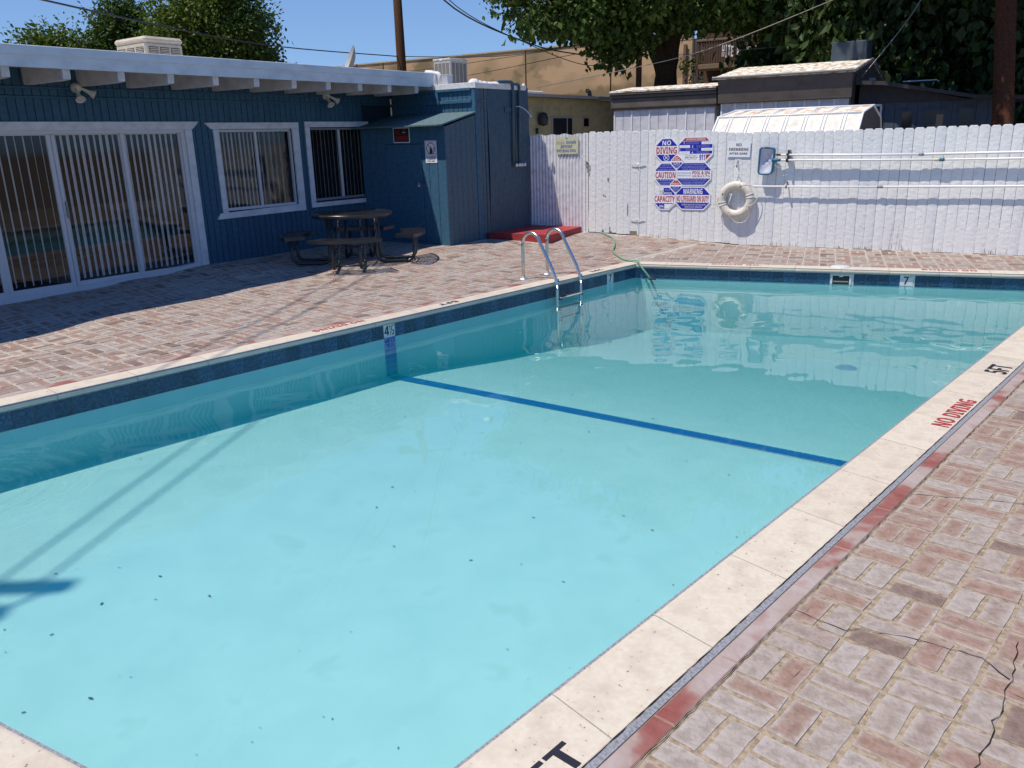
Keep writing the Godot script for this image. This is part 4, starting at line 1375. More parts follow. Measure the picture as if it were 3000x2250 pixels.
	obj("sheet", corrugated(-1.36, -0.085, 0.08, top, 0.0665, 0.0085, Transform3D(Basis(), Vector3(0, 0, -0.004))), M.panel_white, c)
	bx("post", Vector3(-0.098, 0.0, -0.06), Vector3(-0.052, 1.905, 0.012), M.fence_white_2, c, Transform3D(), 0.004)
	var st2 := mb()
	picket(st2, -0.05, -0.004, 0.10, 1.90, 0.0, 0.0, 0.015)
	obj("edge_board", st2, M.fence_white_0, c)
	for q in [[-0.83, 1.66], [-0.86, 1.43], [-0.87, 1.04], [-0.79, 0.76], [-0.62, 0.85], [-0.42, 0.55], [-0.28, 1.55]]:
		var st := mb(true)
		lathe(st, [Vector2(0.0, 0.008), Vector2(0.007, 0.005), Vector2(0.009, 0.0)], 8, Transform3D(Basis(Vector3.RIGHT, PI / 2), Vector3(q[0], q[1], 0.006)))
		obj("screw_cap", st, M.galvanised, c)

func crack_strip_v(parent: Node3D, pts: Array, w: float) -> void:
	var st := mb()
	for i in pts.size() - 1:
		var a := Vector3(pts[i][0], pts[i][1], 0.008)
		var b := Vector3(pts[i + 1][0], pts[i + 1][1], 0.008)
		quad(st, a - Vector3(w, 0, 0), a + Vector3(w, 0, 0), b + Vector3(w * 0.5, 0, 0), b - Vector3(w * 0.5, 0, 0))
	obj("crack", st, M.crack, parent)

# ------------------------------------------------------------------ signs on the fence
func octagon(w: float, h: float, k := 0.29) -> Array:
	var c := minf(w, h) * k
	var x := w * 0.5
	var y := h * 0.5
	return [Vector2(-x + c, -y), Vector2(x - c, -y), Vector2(x, -y + c), Vector2(x, y - c), Vector2(x - c, y), Vector2(-x + c, y), Vector2(-x, y - c), Vector2(-x, -y + c)]

func inset(pts: Array, d: float) -> Array:
	var r := Geometry2D.offset_polygon(PackedVector2Array(pts), -d)
	return Array(r[0])

func clip_band(pts: Array, y0: float, y1: float) -> Array:
	var r := Geometry2D.intersect_polygons(PackedVector2Array(pts), PackedVector2Array([Vector2(-9, y0), Vector2(9, y0), Vector2(9, y1), Vector2(-9, y1)]))
	return Array(r[0]) if r.size() > 0 else []

func wavy_band(pts: Array, y0: float, y1: float, w: float, n: int) -> Array:   # lower band whose top edge is a row of little waves
	var poly := PackedVector2Array([Vector2(-9, y0), Vector2(9, y0), Vector2(9, y1)])
	for i in n * 6 + 1:
		var u := 1.0 - float(i) / (n * 6)
		poly.append(Vector2((u - 0.5) * w * 1.02, y1 + 0.008 * absf(sin(u * n * PI)) - 0.004))
	poly.append(Vector2(-9, y1))
	var r := Geometry2D.intersect_polygons(PackedVector2Array(pts), poly)
	return Array(r[0])

func flat_part(called: String, pts: Array, z: float, m: Material, parent: Node3D) -> void:
	if pts.size() > 2:
		pr(called, pts, z - 0.0008, z, m, parent)

func sign_at(called: String, label: String, cx: float, cy: float, tilt := 0.0, grp := "", m := 0.012) -> Node3D:
	return thing(called, label, "sign", fence_t * Transform3D(Basis(Vector3(0, 0, 1), tilt), Vector3(cx, cy, m)), grp)

func build_signs() -> void:
	var G := "pool rule signs on the white fence"
	var SW: Material = M.sign_white
	# no diving
	var o := sign_at("no_diving_sign", "white octagonal NO DIVING sign in blue and red, top left of the rule signs", 1.506, 1.580, 0.0, G)
	var oc := octagon(0.416, 0.41)
	pr("plate", oc, 0.0, 0.006, SW, o)
	var ins := inset(oc, 0.022)
	flat_part("blue_field", clip_band(ins, 0.068, 0.3), 0.0072, M.sign_blue, o)
	flat_part("blue_field", wavy_band(ins, -0.3, -0.078, 0.42, 7), 0.0072, M.sign_blue, o)
	words(o, "NO", Vector3(0.0, 0.119, 0.008), 0.078, 0.155, SW)
	words(o, "DIVING", Vector3(0.0, -0.004, 0.008), 0.105, 0.37, M.sign_red)
	var st := mb()
	ring(st, Vector2(0, -0.128), 0.046, 0.054, 0.0073, 0.0082, 24)
	for a in [0.8, -0.8]:
		box(st, Vector3(-0.05, -0.004, 0.0073), Vector3(0.05, 0.004, 0.0082), Transform3D(Basis(Vector3(0, 0, 1), a), Vector3(0, -0.128, 0)))
	prism(st, PackedVector2Array([Vector2(-0.03, -0.15), Vector2(-0.012, -0.125), Vector2(0.008, -0.118), Vector2(0.02, -0.10), Vector2(0.012, -0.125), Vector2(-0.012, -0.142)]), 0.0073, 0.0084)
	obj("diver_symbol", st, SW, o)
	# resuscitation chart
	o = sign_at("resuscitation_sign", "wide octagonal artificial respiration chart with 911 corner, top right of the rule signs", 2.020, 1.584, 0.0, G)
	oc = octagon(0.623, 0.415)
	pr("plate", oc, 0.0, 0.006, SW, o)
	ins = inset(oc, 0.018)
	flat_part("red_field", clip_band(ins, 0.142, 0.3), 0.0072, M.sign_red, o)
	flat_part("blue_field", clip_band(ins, -0.072, 0.134), 0.0072, M.sign_blue, o)
	words(o, "CPR ARTIFICIAL RESPIRATION", Vector3(0.0, 0.166, 0.008), 0.026, 0.34, SW)
	var lines := [["1", -0.205, 0.104, -0.055, 0.28, 0.20], ["2", -0.05, 0.048, 0.13, 0.28, -0.19], ["3", -0.278, -0.002, -0.06, 0.28, 0.20], ["4", -0.05, -0.052, 0.13, 0.26, -0.19]]
	for l in lines:
		words(o, l[0], Vector3(l[1], l[2], 0.008), 0.034, 0.0, SW)
		bx("picture_panel", Vector3(l[5] - 0.095, l[2] - 0.022, 0.0073), Vector3(l[5] + 0.095, l[2] + 0.022, 0.0081), SW, o)
		tb("drawing", smooth_path([Vector3(l[5] - 0.06, l[2] - 0.008, 0.0086), Vector3(l[5] - 0.02, l[2] + 0.004, 0.0086), Vector3(l[5] + 0.02, l[2] - 0.004, 0.0086), Vector3(l[5] + 0.05, l[2] + 0.012, 0.0086), Vector3(l[5] + 0.07, l[2] - 0.006, 0.0086)], 3), 0.0013, M.ink_grey, o, 4)
		for r in 3:
			var txt: String = [["TILT HEAD BACK LIFT CHIN AND", "OPEN AIRWAY LOOK LISTEN AND", "FEEL FOR BREATHING"], ["PINCH NOSE AND SEAL MOUTH", "GIVE TWO SLOW BREATHS AND", "WATCH CHEST RISE"], ["CHECK PULSE ON SIDE OF NECK", "IF NO PULSE BEGIN CHEST", "COMPRESSIONS"], ["PUSH DOWN ON BREASTBONE", "THEN GIVE TWO BREATHS", "REPEAT UNTIL HELP COMES"]][lines.find(l)][r]
			words(o, txt, Vector3(l[3], l[2] + 0.013 - 0.013 * r, 0.008), 0.007, l[4] * 0.82, M.sign_pale_blue, "Droid Sans", 400)
	words(o, "911", Vector3(0.125, -0.130, 0.008), 0.090, 0.098, M.sign_blue)
	pr("red_corner", [Vector2(0.19, -0.085), Vector2(0.272, -0.085), Vector2(0.19, -0.17)], 0.006, 0.0072, M.sign_red, o)
	words(o, "APPLE VALLEY CA", Vector3(-0.07, -0.128, 0.008), 0.018, 0.22, M.sign_black, "Droid Sans", 400)
	for y in [-0.098, -0.158]:
		tb("handwriting", smooth_path([Vector3(-0.18, y, 0.0065), Vector3(-0.14, y + 0.008, 0.0065), Vector3(-0.11, y - 0.006, 0.0065), Vector3(-0.06, y + 0.007, 0.0065), Vector3(-0.02, y - 0.005, 0.0065), Vector3(0.03, y + 0.007, 0.0065)], 4), 0.0015, M.sign_black, o, 4)
	# caution
	o = sign_at("caution_sign", "white octagonal CAUTION sign with small blue health text, left of the middle row", 1.498, 1.168, 0.0, G)
	oc = octagon(0.406, 0.412)
	pr("plate", oc, 0.0, 0.006, SW, o)
	ins = inset(oc, 0.022)
	flat_part("blue_field", clip_band(ins, 0.063, 0.3), 0.0072, M.sign_blue, o)
	flat_part("blue_field", wavy_band(ins, -0.3, -0.082, 0.41, 7), 0.0072, M.sign_blue, o)
	words(o, "CAUTION", Vector3(0.0, -0.008, 0.008), 0.100, 0.365, M.sign_red)
	for l in [["1. ELDERLY PERSONS,", 0.160, 0.15], ["PREGNANT WOMEN, INFANTS AND", 0.120, 0.22], ["THOSE WITH HEALTH CONDITIONS", 0.082, 0.29], ["REQUIRING MEDICAL CARE SHOULD CONSULT", -0.105, 0.29], ["WITH A PHYSICIAN BEFORE", -0.140, 0.21], ["ENTERING THE SPA", -0.170, 0.14]]:
		words(o, l[0], Vector3(0, l[1], 0.008), 0.022, l[2], M.sign_pale_blue, "Droid Sans", 400)
	# hours
	o = sign_at("pool_hours_sign", "wide octagonal POOL AND SPA hours sign in the middle of the rule signs", 2.004, 1.176, 0.0, G)
	oc = octagon(0.624, 0.40)
	pr("plate", oc, 0.0, 0.006, SW, o)
	ins = inset(oc, 0.018)
	flat_part("blue_field", clip_band(ins, 0.062, 0.3), 0.0072, M.sign_blue, o)
	flat_part("blue_field", wavy_band(ins, -0.3, -0.075, 0.62, 11), 0.0072, M.sign_blue, o)
	words(o, "POOL & SPA", Vector3(0.135, 0.022, 0.008), 0.052, 0.31, M.sign_red)
	words(o, "HOURS", Vector3(0.018, -0.035, 0.008), 0.030, 0.07, M.sign_dark_red, "Droid Sans", 400)
	words(o, "9", Vector3(0.083, -0.034, 0.008), 0.040, 0.026, M.sign_black, "Droid Sans", 400, "lettering", 0.2)
	words(o, "A.M. TO", Vector3(0.150, -0.036, 0.008), 0.030, 0.085, M.sign_dark_red, "Droid Sans", 400)
	words(o, "7", Vector3(0.222, -0.034, 0.008), 0.040, 0.024, M.sign_black, "Droid Sans", 400, "lettering", 0.2)
	words(o, "P.M.", Vector3(0.270, -0.036, 0.008), 0.030, 0.044, M.sign_dark_red, "Droid Sans", 400)
	words(o, "PLEASE USE RESTROOM AND SHOWER", Vector3(-0.165, 0.020, 0.008), 0.024, 0.25, M.sign_pale_blue, "Droid Sans", 400)
	words(o, "BEFORE USING POOL OR SPA", Vector3(-0.165, -0.022, 0.008), 0.024, 0.25, M.sign_pale_blue, "Droid Sans", 400)
	for l in [["2. DO NOT ALLOW THE WATER TO EXCEED", 0.155, 0.37], ["3. HOT WATER IMMERSION WHILE UNDER THE INFLUENCE", 0.117, 0.45], ["OF ALCOHOL, NARCOTICS, DRUGS OR MEDICINES", 0.080, 0.40], ["MAY LEAD TO SERIOUS CONSEQUENCES AND IS NOT RECOMMENDED", -0.100, 0.47], ["4. DO NOT USE ALONE  5. LONG EXPOSURE MAY RESULT", -0.137, 0.42], ["IN HYPERTHERMIA, NAUSEA, DIZZINESS OR FAINTING", -0.170, 0.36]]:
		words(o, l[0], Vector3(0, l[1], 0.008), 0.022, l[2], M.sign_pale_blue, "Droid Sans", 400)
	# capacity
	o = sign_at("capacity_sign", "white octagonal pool CAPACITY sign with a handwritten 15, bottom left of the rule signs", 1.494, 0.762, 0.0, G)
	oc = octagon(0.406, 0.398)
	pr("plate", oc, 0.0, 0.006, SW, o)
	ins = inset(oc, 0.022)
	var rim := inset(oc, 0.018)
	flat_part("blue_outline", clip_band(rim, 0.058, 0.3), 0.0068, M.sign_blue, o)
	flat_part("white_field", Array(Geometry2D.intersect_polygons(PackedVector2Array(clip_band(ins, 0.062, 0.3)), PackedVector2Array([Vector2(-1, -1), Vector2(-0.022, -1), Vector2(-0.022, 1), Vector2(-1, 1)]))[0]), 0.0076, SW, o)
	flat_part("blue_outline", wavy_band(rim, -0.3, -0.085, 0.41, 7), 0.0068, M.sign_blue, o)
	flat_part("white_field", Array(Geometry2D.intersect_polygons(PackedVector2Array(clip_band(ins, -0.3, -0.098)), PackedVector2Array([Vector2(0.0, -1), Vector2(1, -1), Vector2(1, 1), Vector2(0.0, 1)]))[0]), 0.0076, SW, o)
	words(o, "15", Vector3(-0.065, 0.105, 0.0085), 0.062, 0.075, M.sign_black, "Droid Sans", 400, "lettering", 0.15)
	words(o, "POOL", Vector3(0.065, 0.085, 0.008), 0.040, 0.145, SW)
	words(o, "MAXIMUM NUMBER", Vector3(0.05, 0.152, 0.008), 0.012, 0.10, M.sign_pale_blue, "Droid Sans", 400)
	words(o, "OF PERSONS IN", Vector3(0.05, 0.132, 0.008), 0.012, 0.10, M.sign_pale_blue, "Droid Sans", 400)
	words(o, "CAPACITY", Vector3(0.0, -0.010, 0.008), 0.095, 0.372, M.sign_red)
	words(o, "SPA", Vector3(-0.055, -0.140, 0.008), 0.042, 0.080, SW)
	# warning
	o = sign_at("warning_sign", "wide octagonal WARNING no lifeguard on duty sign, bottom right of the rule signs", 2.002, 0.767, 0.0, G)
	oc = octagon(0.628, 0.39)
	pr("plate", oc, 0.0, 0.006, SW, o)
	ins = inset(oc, 0.018)
	flat_part("blue_field", clip_band(ins, 0.060, 0.3), 0.0072, M.sign_blue, o)
	flat_part("blue_field", wavy_band(ins, -0.3, -0.072, 0.62, 11), 0.0072, M.sign_blue, o)
	words(o, "WARNING", Vector3(0.0, 0.118, 0.008), 0.088, 0.345, SW)
	words(o, "NO LIFEGUARD ON DUTY", Vector3(0.0, -0.006, 0.008), 0.095, 0.575, M.sign_red)
	words(o, "CHILDREN SHOULD NOT USE POOL OR SPA", Vector3(0.02, -0.108, 0.008), 0.026, 0.43, SW, "Droid Sans", 400)
	words(o, "WITHOUT ADULT SUPERVISION", Vector3(0.02, -0.148, 0.008), 0.026, 0.31, SW, "Droid Sans", 400)
	# two little octagons in the gaps
	for q in [["keep_gate_closed_sign", "small octagonal KEEP POOL GATE CLOSED sign between the upper rule signs", 1.698, 1.380, "KEEP", "POOL", "GATE", "CLOSED"], ["shutoff_switch_sign", "small octagonal EMERGENCY SHUT-OFF SWITCH sign between the lower rule signs", 1.694, 0.974, "", "EMERGENCY", "SHUT-OFF", "SWITCH"]]:
		o = sign_at(q[0], q[1], q[2], q[3], 0.0, G, 0.016)
		oc = octagon(0.214, 0.222, 0.36)
		pr("plate", oc, 0.0, 0.004, SW, o)
		ins = inset(oc, 0.014)
		flat_part("red_field", clip_band(ins, 0.022, 0.2), 0.0052, M.sign_red, o)
		flat_part("blue_field", wavy_band(ins, -0.2, -0.012, 0.2, 4), 0.0052, M.sign_blue, o)
		if q[4] != "":
			words(o, q[4], Vector3(0, 0.070, 0.006), 0.022, 0.075, SW)
			words(o, q[5], Vector3(0, 0.040, 0.006), 0.026, 0.135, SW)
		else:
			words(o, q[5], Vector3(0, 0.042, 0.006), 0.024, 0.14, SW)
			pr("arrow", [Vector2(-0.012, 0.086), Vector2(0.012, 0.086), Vector2(0, 0.070)], 0.0052, 0.006, SW, o)
		words(o, q[6], Vector3(0, -0.034, 0.006), 0.024, 0.115, SW if q[4] != "" else M.sign_pale_blue)
		words(o, q[7], Vector3(0, -0.066, 0.006), 0.022, 0.085, M.sign_pale_blue)
	# no swimming
	o = sign_at("no_swimming_sign", "small white NO SWIMMING AFTER DARK sign above the life ring", 2.765, 1.574, -0.02, "", 0.014)
	pr("plate", [Vector2(-0.181, -0.126), Vector2(0.181, -0.126), Vector2(0.189, -0.118), Vector2(0.189, 0.122), Vector2(0.181, 0.130), Vector2(-0.181, 0.130), Vector2(-0.189, 0.122), Vector2(-0.189, -0.118)], 0.0, 0.004, SW, o)
	words(o, "NO", Vector3(-0.005, 0.070, 0.005), 0.046, 0.088, M.sign_black)
	words(o, "SWIMMING", Vector3(-0.005, -0.003, 0.005), 0.046, 0.325, M.sign_black)
	words(o, "AFTER DARK", Vector3(-0.005, -0.070, 0.005), 0.033, 0.305, M.sign_black)
	# shower sign on the corrugated panel
	o = thing("shower_sign", "faded cream PLEASE SHOWER BEFORE ENTERING POOL sign on the corrugated panel", "sign", fence_t * Transform3D(Basis(), Vector3(-0.430, 1.692, 0.014)))
	pr("plate", [Vector2(-0.238, 0.152), Vector2(-0.214, -0.152), Vector2(0.228, -0.150), Vector2(0.232, 0.154)], 0.0, 0.005, M.sign_cream, o)
	words(o, "Please", Vector3(-0.13, 0.053, 0.006), 0.060, 0.175, M.ink_grey, "Droid Serif", 400, "lettering", 0.35)
	words(o, "SHOWER", Vector3(0.088, 0.055, 0.006), 0.052, 0.205, M.ink_blue)
	words(o, "BEFORE", Vector3(-0.005, -0.018, 0.006), 0.052, 0.235, M.ink_blue, "Droid Sans", 700, "lettering", 0.25)
	words(o, "ENTERING POOL", Vector3(-0.005, -0.092, 0.006), 0.048, 0.40, M.ink_blue)
	pr("arrow", [Vector2(-0.035, 0.118), Vector2(0.035, 0.118), Vector2(0.01, 0.132), Vector2(0.0, 0.142), Vector2(-0.01, 0.132)], 0.005, 0.006, M.ink_blue, o)
	# closet signs
	o = thing("no_smoking_sign", "black NO SMOKING sign with red letters and white edge on the blue closet", "sign", upright(6.42) * Transform3D(Basis(Vector3(0, 0, 1), -0.01), Vector3(1.020, 1.945, 0.004)))
	pr("plate", [Vector2(-0.188, -0.124), Vector2(0.186, -0.124), Vector2(0.193, -0.116), Vector2(0.190, 0.122), Vector2(0.182, 0.130), Vector2(-0.186, 0.130), Vector2(-0.194, 0.122), Vector2(-0.194, -0.116)], 0.0, 0.004, SW, o)
	pr("black_field", [Vector2(-0.178, -0.110), Vector2(0.176, -0.110), Vector2(0.176, 0.114), Vector2(-0.178, 0.114)], 0.004, 0.0052, M.sign_black, o)
	words(o, "NO", Vector3(-0.085, 0.055, 0.006), 0.072, 0.10, M.sign_dark_red)
	words(o, "SMOKING", Vector3(0.0, -0.048, 0.006), 0.076, 0.31, M.sign_dark_red)
	st = mb()
	ring(st, Vector2(0.065, 0.055), 0.040, 0.048, 0.0052, 0.0062, 24)
	box(st, Vector3(-0.042, -0.004, 0.0052), Vector3(0.042, 0.004, 0.0062), Transform3D(Basis(Vector3(0, 0, 1), -0.8), Vector3(0.065, 0.055, 0)))
	obj("ring_symbol", st, M.sign_dark_red, o)
	st = mb()
	box(st, Vector3(-0.03, -0.005, 0.0054), Vector3(0.03, 0.005, 0.0058), Transform3D(Basis(), Vector3(0.065, 0.050, 0)))
	obj("cigarette_symbol", st, SW, o)
	o = thing("no_glassware_sign", "white NO GLASSWARE ALLOWED IN POOL AREA sign with red ring on the blue closet", "sign", upright(6.42) * Transform3D(Basis(Vector3(0, 0, 1), 0.0), Vector3(1.681, 1.664, 0.005)))
	pr("plate", [Vector2(-0.128, -0.182), Vector2(0.130, -0.182), Vector2(0.128, 0.182), Vector2(-0.130, 0.182)], 0.0, 0.003, SW, o)
	st = mb()
	for b4 in [[-0.112, 0.164, 0.112, 0.168], [-0.112, -0.056, 0.112, -0.052], [-0.112, -0.056, -0.108, 0.168], [0.108, -0.056, 0.112, 0.168]]:
		box(st, Vector3(b4[0], b4[1], 0.003), Vector3(b4[2], b4[3], 0.0038))
	prism(st, PackedVector2Array([Vector2(-0.026, -0.03), Vector2(0.030, -0.03), Vector2(0.030, 0.045), Vector2(0.014, 0.062), Vector2(0.012, 0.08), Vector2(-0.010, 0.08), Vector2(-0.012, 0.062), Vector2(-0.026, 0.045)]), 0.003, 0.0036)
	prism(st, PackedVector2Array([Vector2(0.04, 0.062), Vector2(0.088, 0.062), Vector2(0.085, 0.052), Vector2(0.07, 0.048), Vector2(0.07, 0.02), Vector2(0.064, 0.02), Vector2(0.062, 0.046)]), 0.003, 0.0036)
	box(st, Vector3(-0.085, -0.036, 0.003), Vector3(0.085, -0.030, 0.0036))
	obj("bottle_symbol", st, M.sign_black, o)
	st = mb()
	ring(st, Vector2(0, 0.055), 0.083, 0.096, 0.0038, 0.0046, 32)
	box(st, Vector3(-0.088, -0.006, 0.0038), Vector3(0.088, 0.006, 0.0046), Transform3D(Basis(Vector3(0, 0, 1), -0.8), Vector3(0, 0.055, 0)))
	obj("ring_symbol", st, M.sign_dark_red, o)
	words(o, "NO GLASSWARE", Vector3(0, -0.085, 0.0035), 0.024, 0.215, M.sign_black)
	words(o, "ALLOWED IN", Vector3(0, -0.118, 0.0035), 0.022, 0.165, M.sign_black)
	words(o, "POOL AREA", Vector3(0, -0.152, 0.0035), 0.022, 0.165, M.sign_black)

# ------------------------------------------------------------------ things hung on the fence
func build_fence_gear() -> void:
	var o := thing("life_ring", "cream life ring with grab rope hanging on the white fence under a small sign", "life ring", fence_t * Transform3D(Basis(Vector3(0, 0, 1), 0.28) * Basis(Vector3(1, 0, 0), 0.0), Vector3(2.773, 0.758, 0.075)))
	var st := mb(true)
	var prof := []
	for i in 15:
		var a := TAU * i / 14.0
		prof.append(Vector2(0.238 + 0.068 * cos(a), 0.055 * sin(a)))
	lathe(st, prof, 48, Transform3D(Basis(Vector3.RIGHT, PI / 2), Vector3.ZERO))
	obj("ring", st, M.buoy, o)
	for a in [0.0, PI]:
		for k in [-0.10, 0.10]:
			var c := []
			for i in 13:
				var b := TAU * i / 12.0
				var r := 0.238 + 0.0715 * cos(b)
				c.append(Vector3(cos(a + k) * r, sin(a + k) * r, 0.0585 * sin(b)))
			tb("band", c, 0.006, M.sign_white, o, 6)
	for q in [0.95, 2.45, -0.75, -2.25]:
		st = mb(true)
		lathe(st, [Vector2(0.0, 0.004), Vector2(0.012, 0.004), Vector2(0.014, 0.0)], 10, Transform3D(Basis(Vector3.RIGHT, PI / 2), Vector3(cos(q) * 0.238, sin(q) * 0.238, 0.0535)))
		obj("eyelet", st, M.dark_rubber, o)
	var up := o.transform.basis.inverse()
	for seg in [[0.95, -0.75, 0.09], [-0.75, -2.25, 0.105], [-2.25, 2.45, 0.04]]:
		var pts := []
		var a0: float = seg[0]
		var a1: float = seg[1]
		if a1 > a0:
			a1 -= TAU
		for i in 13:
			var u := i / 12.0
			var a := lerpf(a0, a1, u)
			var r = 0.238 + (0.055 + seg[2]) * sin(u * PI)
			pts.append(Vector3(cos(a) * r, sin(a) * r, 0.058 - 0.05 * sin(u * PI)))
		tb("grab_rope", pts, 0.006, M.rope, o, 6)
	var hang := up * Vector3(-0.022, 0.53, -0.03)
	tb("hanging_rope", [Vector3(cos(0.95), sin(0.95), 0.0) * 0.238 + Vector3(0, 0, 0.057), up * Vector3(0.07, 0.36, 0.02), hang], 0.005, M.rope, o, 6)
	tb("hanging_rope", [Vector3(cos(2.2), sin(2.2), 0.0) * 0.25 + Vector3(0, 0, -0.02), hang], 0.004, M.rope, o, 6)
	for k in 4:
		var pts := []
		for i in 9:
			var u := i / 8.0
			pts.append(up * Vector3(-0.10 + 0.012 * k + 0.018 * sin(u * 5.0 + k), 0.10 - 0.19 * u, -0.03 + 0.01 * sin(u * 4.0 + k)))
		tb("coiled_rope", pts, 0.006, M.rope, o, 5)
	var hk := thing("wire_hook", "bent dark wire hook nailed to the fence holding the life ring rope", "hook", fence_t)
	tb("hook", smooth_path([Vector3(2.758, 1.395, 0.008), Vector3(2.755, 1.36, 0.03), Vector3(2.746, 1.30, 0.05), Vector3(2.742, 1.282, 0.055), Vector3(2.752, 1.28, 0.04), Vector3(2.757, 1.31, 0.02)], 4), 0.006, M.dark_iron, hk, 6)
	# leaf net on the middle pole
	var n := thing("leaf_net", "blue rimmed leaf skimmer net with white mesh on a white pole across the fence", "leaf net", fence_t)
	var fr := bend_path([Vector3(3.25, 1.590, 0.12), Vector3(3.372, 1.586, 0.13), Vector3(3.348, 1.18, 0.13), Vector3(3.128, 1.175, 0.115), Vector3(3.138, 1.595, 0.115), Vector3(3.25, 1.590, 0.12)], 0.055, 5)
	tb("rim", fr, 0.015, M.net_blue, n, 8)
	var fr2 := []
	for p in fr:
		fr2.append(p + Vector3((p.x - 3.25) * 0.05, 0, -0.03))
	tb("rim", fr2, 0.012, M.net_blue, n, 8)
	for i in 12:
		var y := 1.22 + 0.028 * i
		if absf(y - 1.39) > 0.03:
			bx("rib", Vector3(3.352, y, 0.098), Vector3(3.385, y + 0.012, 0.135), M.net_blue, n)
	st = mb(true)
	lathe(st, [Vector2(0.0, -0.05), Vector2(0.03, -0.05), Vector2(0.036, 0.0), Vector2(0.024, 0.05), Vector2(0.02, 0.09), Vector2(0.0, 0.09)], 12, Transform3D(Basis(Vector3(0, 0, 1), -PI / 2), Vector3(3.385, 1.395, 0.115)))
	obj("socket", st, M.net_blue, n)
	st = mb(true)
	var P := func(i: int, j: int) -> Vector3:
		var u := i / 14.0
		var v := j / 20.0
		var sag := sin(u * PI) * sin(v * PI)
		var fold := 0.012 * sin(u * 9.0 + v * 5.0) * sag + 0.008 * sin(v * 13.0 - u * 7.0) * sag + 0.010 * sin((u + v) * 17.0) * sag
		return Vector3(lerpf(3.143, 3.352, u) + 0.004 * (1 - v) , lerpf(1.19, 1.575, v), 0.115 - 0.075 * sag + fold)
	for i in 14:
		for j in 20:
			quad(st, P.call(i, j), P.call(i + 1, j), P.call(i + 1, j + 1), P.call(i, j + 1))
	obj("mesh", st, M.net_cloth, n)
	tb("pole", [Vector3(3.41, 1.394, 0.105), Vector3(4.6, 1.383, 0.10), Vector3(5.79, 1.377, 0.10)], 0.0165, M.pole_white, n, 12)
	tb("pole", [Vector3(5.74, 1.377, 0.10), Vector3(6.83, 1.384, 0.10), Vector3(7.9, 1.395, 0.10)], 0.0145, M.pole_white, n, 12)
	tb("collar", [Vector3(5.70, 1.377, 0.10), Vector3(5.765, 1.377, 0.10)], 0.021, M.sign_cream, n, 12)
	tb("collar", [Vector3(5.765, 1.377, 0.10), Vector3(5.83, 1.377, 0.10)], 0.024, M.net_blue, n, 12)
	var p1 := thing("telescopic_pole", "white telescopic pool pole with rusty tip, uppermost of the three on the fence", "pole", fence_t)
	tb("rusty_tip", [Vector3(3.39, 1.477, 0.10), Vector3(3.43, 1.478, 0.10), Vector3(3.48, 1.476, 0.10)], [0.010, 0.017, 0.015], M.pole_red, p1, 10)
	tb("pole", [Vector3(3.47, 1.476, 0.10), Vector3(4.5, 1.462, 0.10), Vector3(5.53, 1.456, 0.10)], 0.0165, M.pole_white, p1, 12)
	tb("pole", [Vector3(5.5, 1.456, 0.10), Vector3(6.82, 1.471, 0.10), Vector3(7.9, 1.49, 0.10)], 0.0185, M.pole_white, p1, 12)
	tb("collar", [Vector3(5.48, 1.456, 0.10), Vector3(5.55, 1.456, 0.10)], 0.022, M.frame_grey, p1, 12)
	var p3 := thing("telescopic_pole", "long white pool pole, lowest on the fence and starting behind the life ring", "pole", fence_t)
	tb("pole", [Vector3(3.0, 0.979, 0.085), Vector3(4.98, 0.980, 0.085)], 0.0145, M.pole_white, p3, 12)
	tb("pole", [Vector3(4.95, 0.980, 0.085), Vector3(6.88, 1.0, 0.085), Vector3(7.9, 1.01, 0.085)], 0.0165, M.pole_white, p3, 12)
	tb("collar", [Vector3(4.95, 0.980, 0.085), Vector3(5.03, 0.980, 0.085)], 0.020, M.frame_grey, p3, 12)
	var b1 := thing("pole_bracket", "black stepped bracket holding the two upper poles beside the leaf net", "bracket", fence_t)
	for q in [[3.575, 1.50, 1.55, 0.03], [3.562, 1.465, 1.50, 0.05], [3.572, 1.42, 1.465, 0.03], [3.558, 1.36, 1.42, 0.05]]:
		bx("step", Vector3(q[0], q[1], 0.004), Vector3(q[0] + 0.032, q[2], 0.085 + q[3]), M.black_coat, b1, Transform3D(), 0.003)
	for t in [7.2]:
		bx("step", Vector3(t, 1.35, 0.004), Vector3(t + 0.03, 1.52, 0.125), M.black_coat, b1, Transform3D(), 0.003)
	var b2 := thing("pole_hook", "dark bent iron hook holding the lowest pole on the fence", "hook", fence_t)
	tb("hook", smooth_path([Vector3(3.588, 1.05, 0.02), Vector3(3.587, 1.0, 0.045), Vector3(3.586, 0.955, 0.095), Vector3(3.588, 0.965, 0.115), Vector3(3.588, 1.0, 0.115)], 4), 0.010, M.dark_iron, b2, 8)
	var b3 := thing("pole_hook", "dark iron hook on the lowest pole near the right end of the fence", "hook", fence_t)
	tb("hook", smooth_path([Vector3(7.3, 1.07, 0.02), Vector3(7.3, 1.02, 0.045), Vector3(7.3, 0.978, 0.095), Vector3(7.3, 0.985, 0.115), Vector3(7.3, 1.02, 0.115)], 4), 0.010, M.dark_iron, b3, 8)

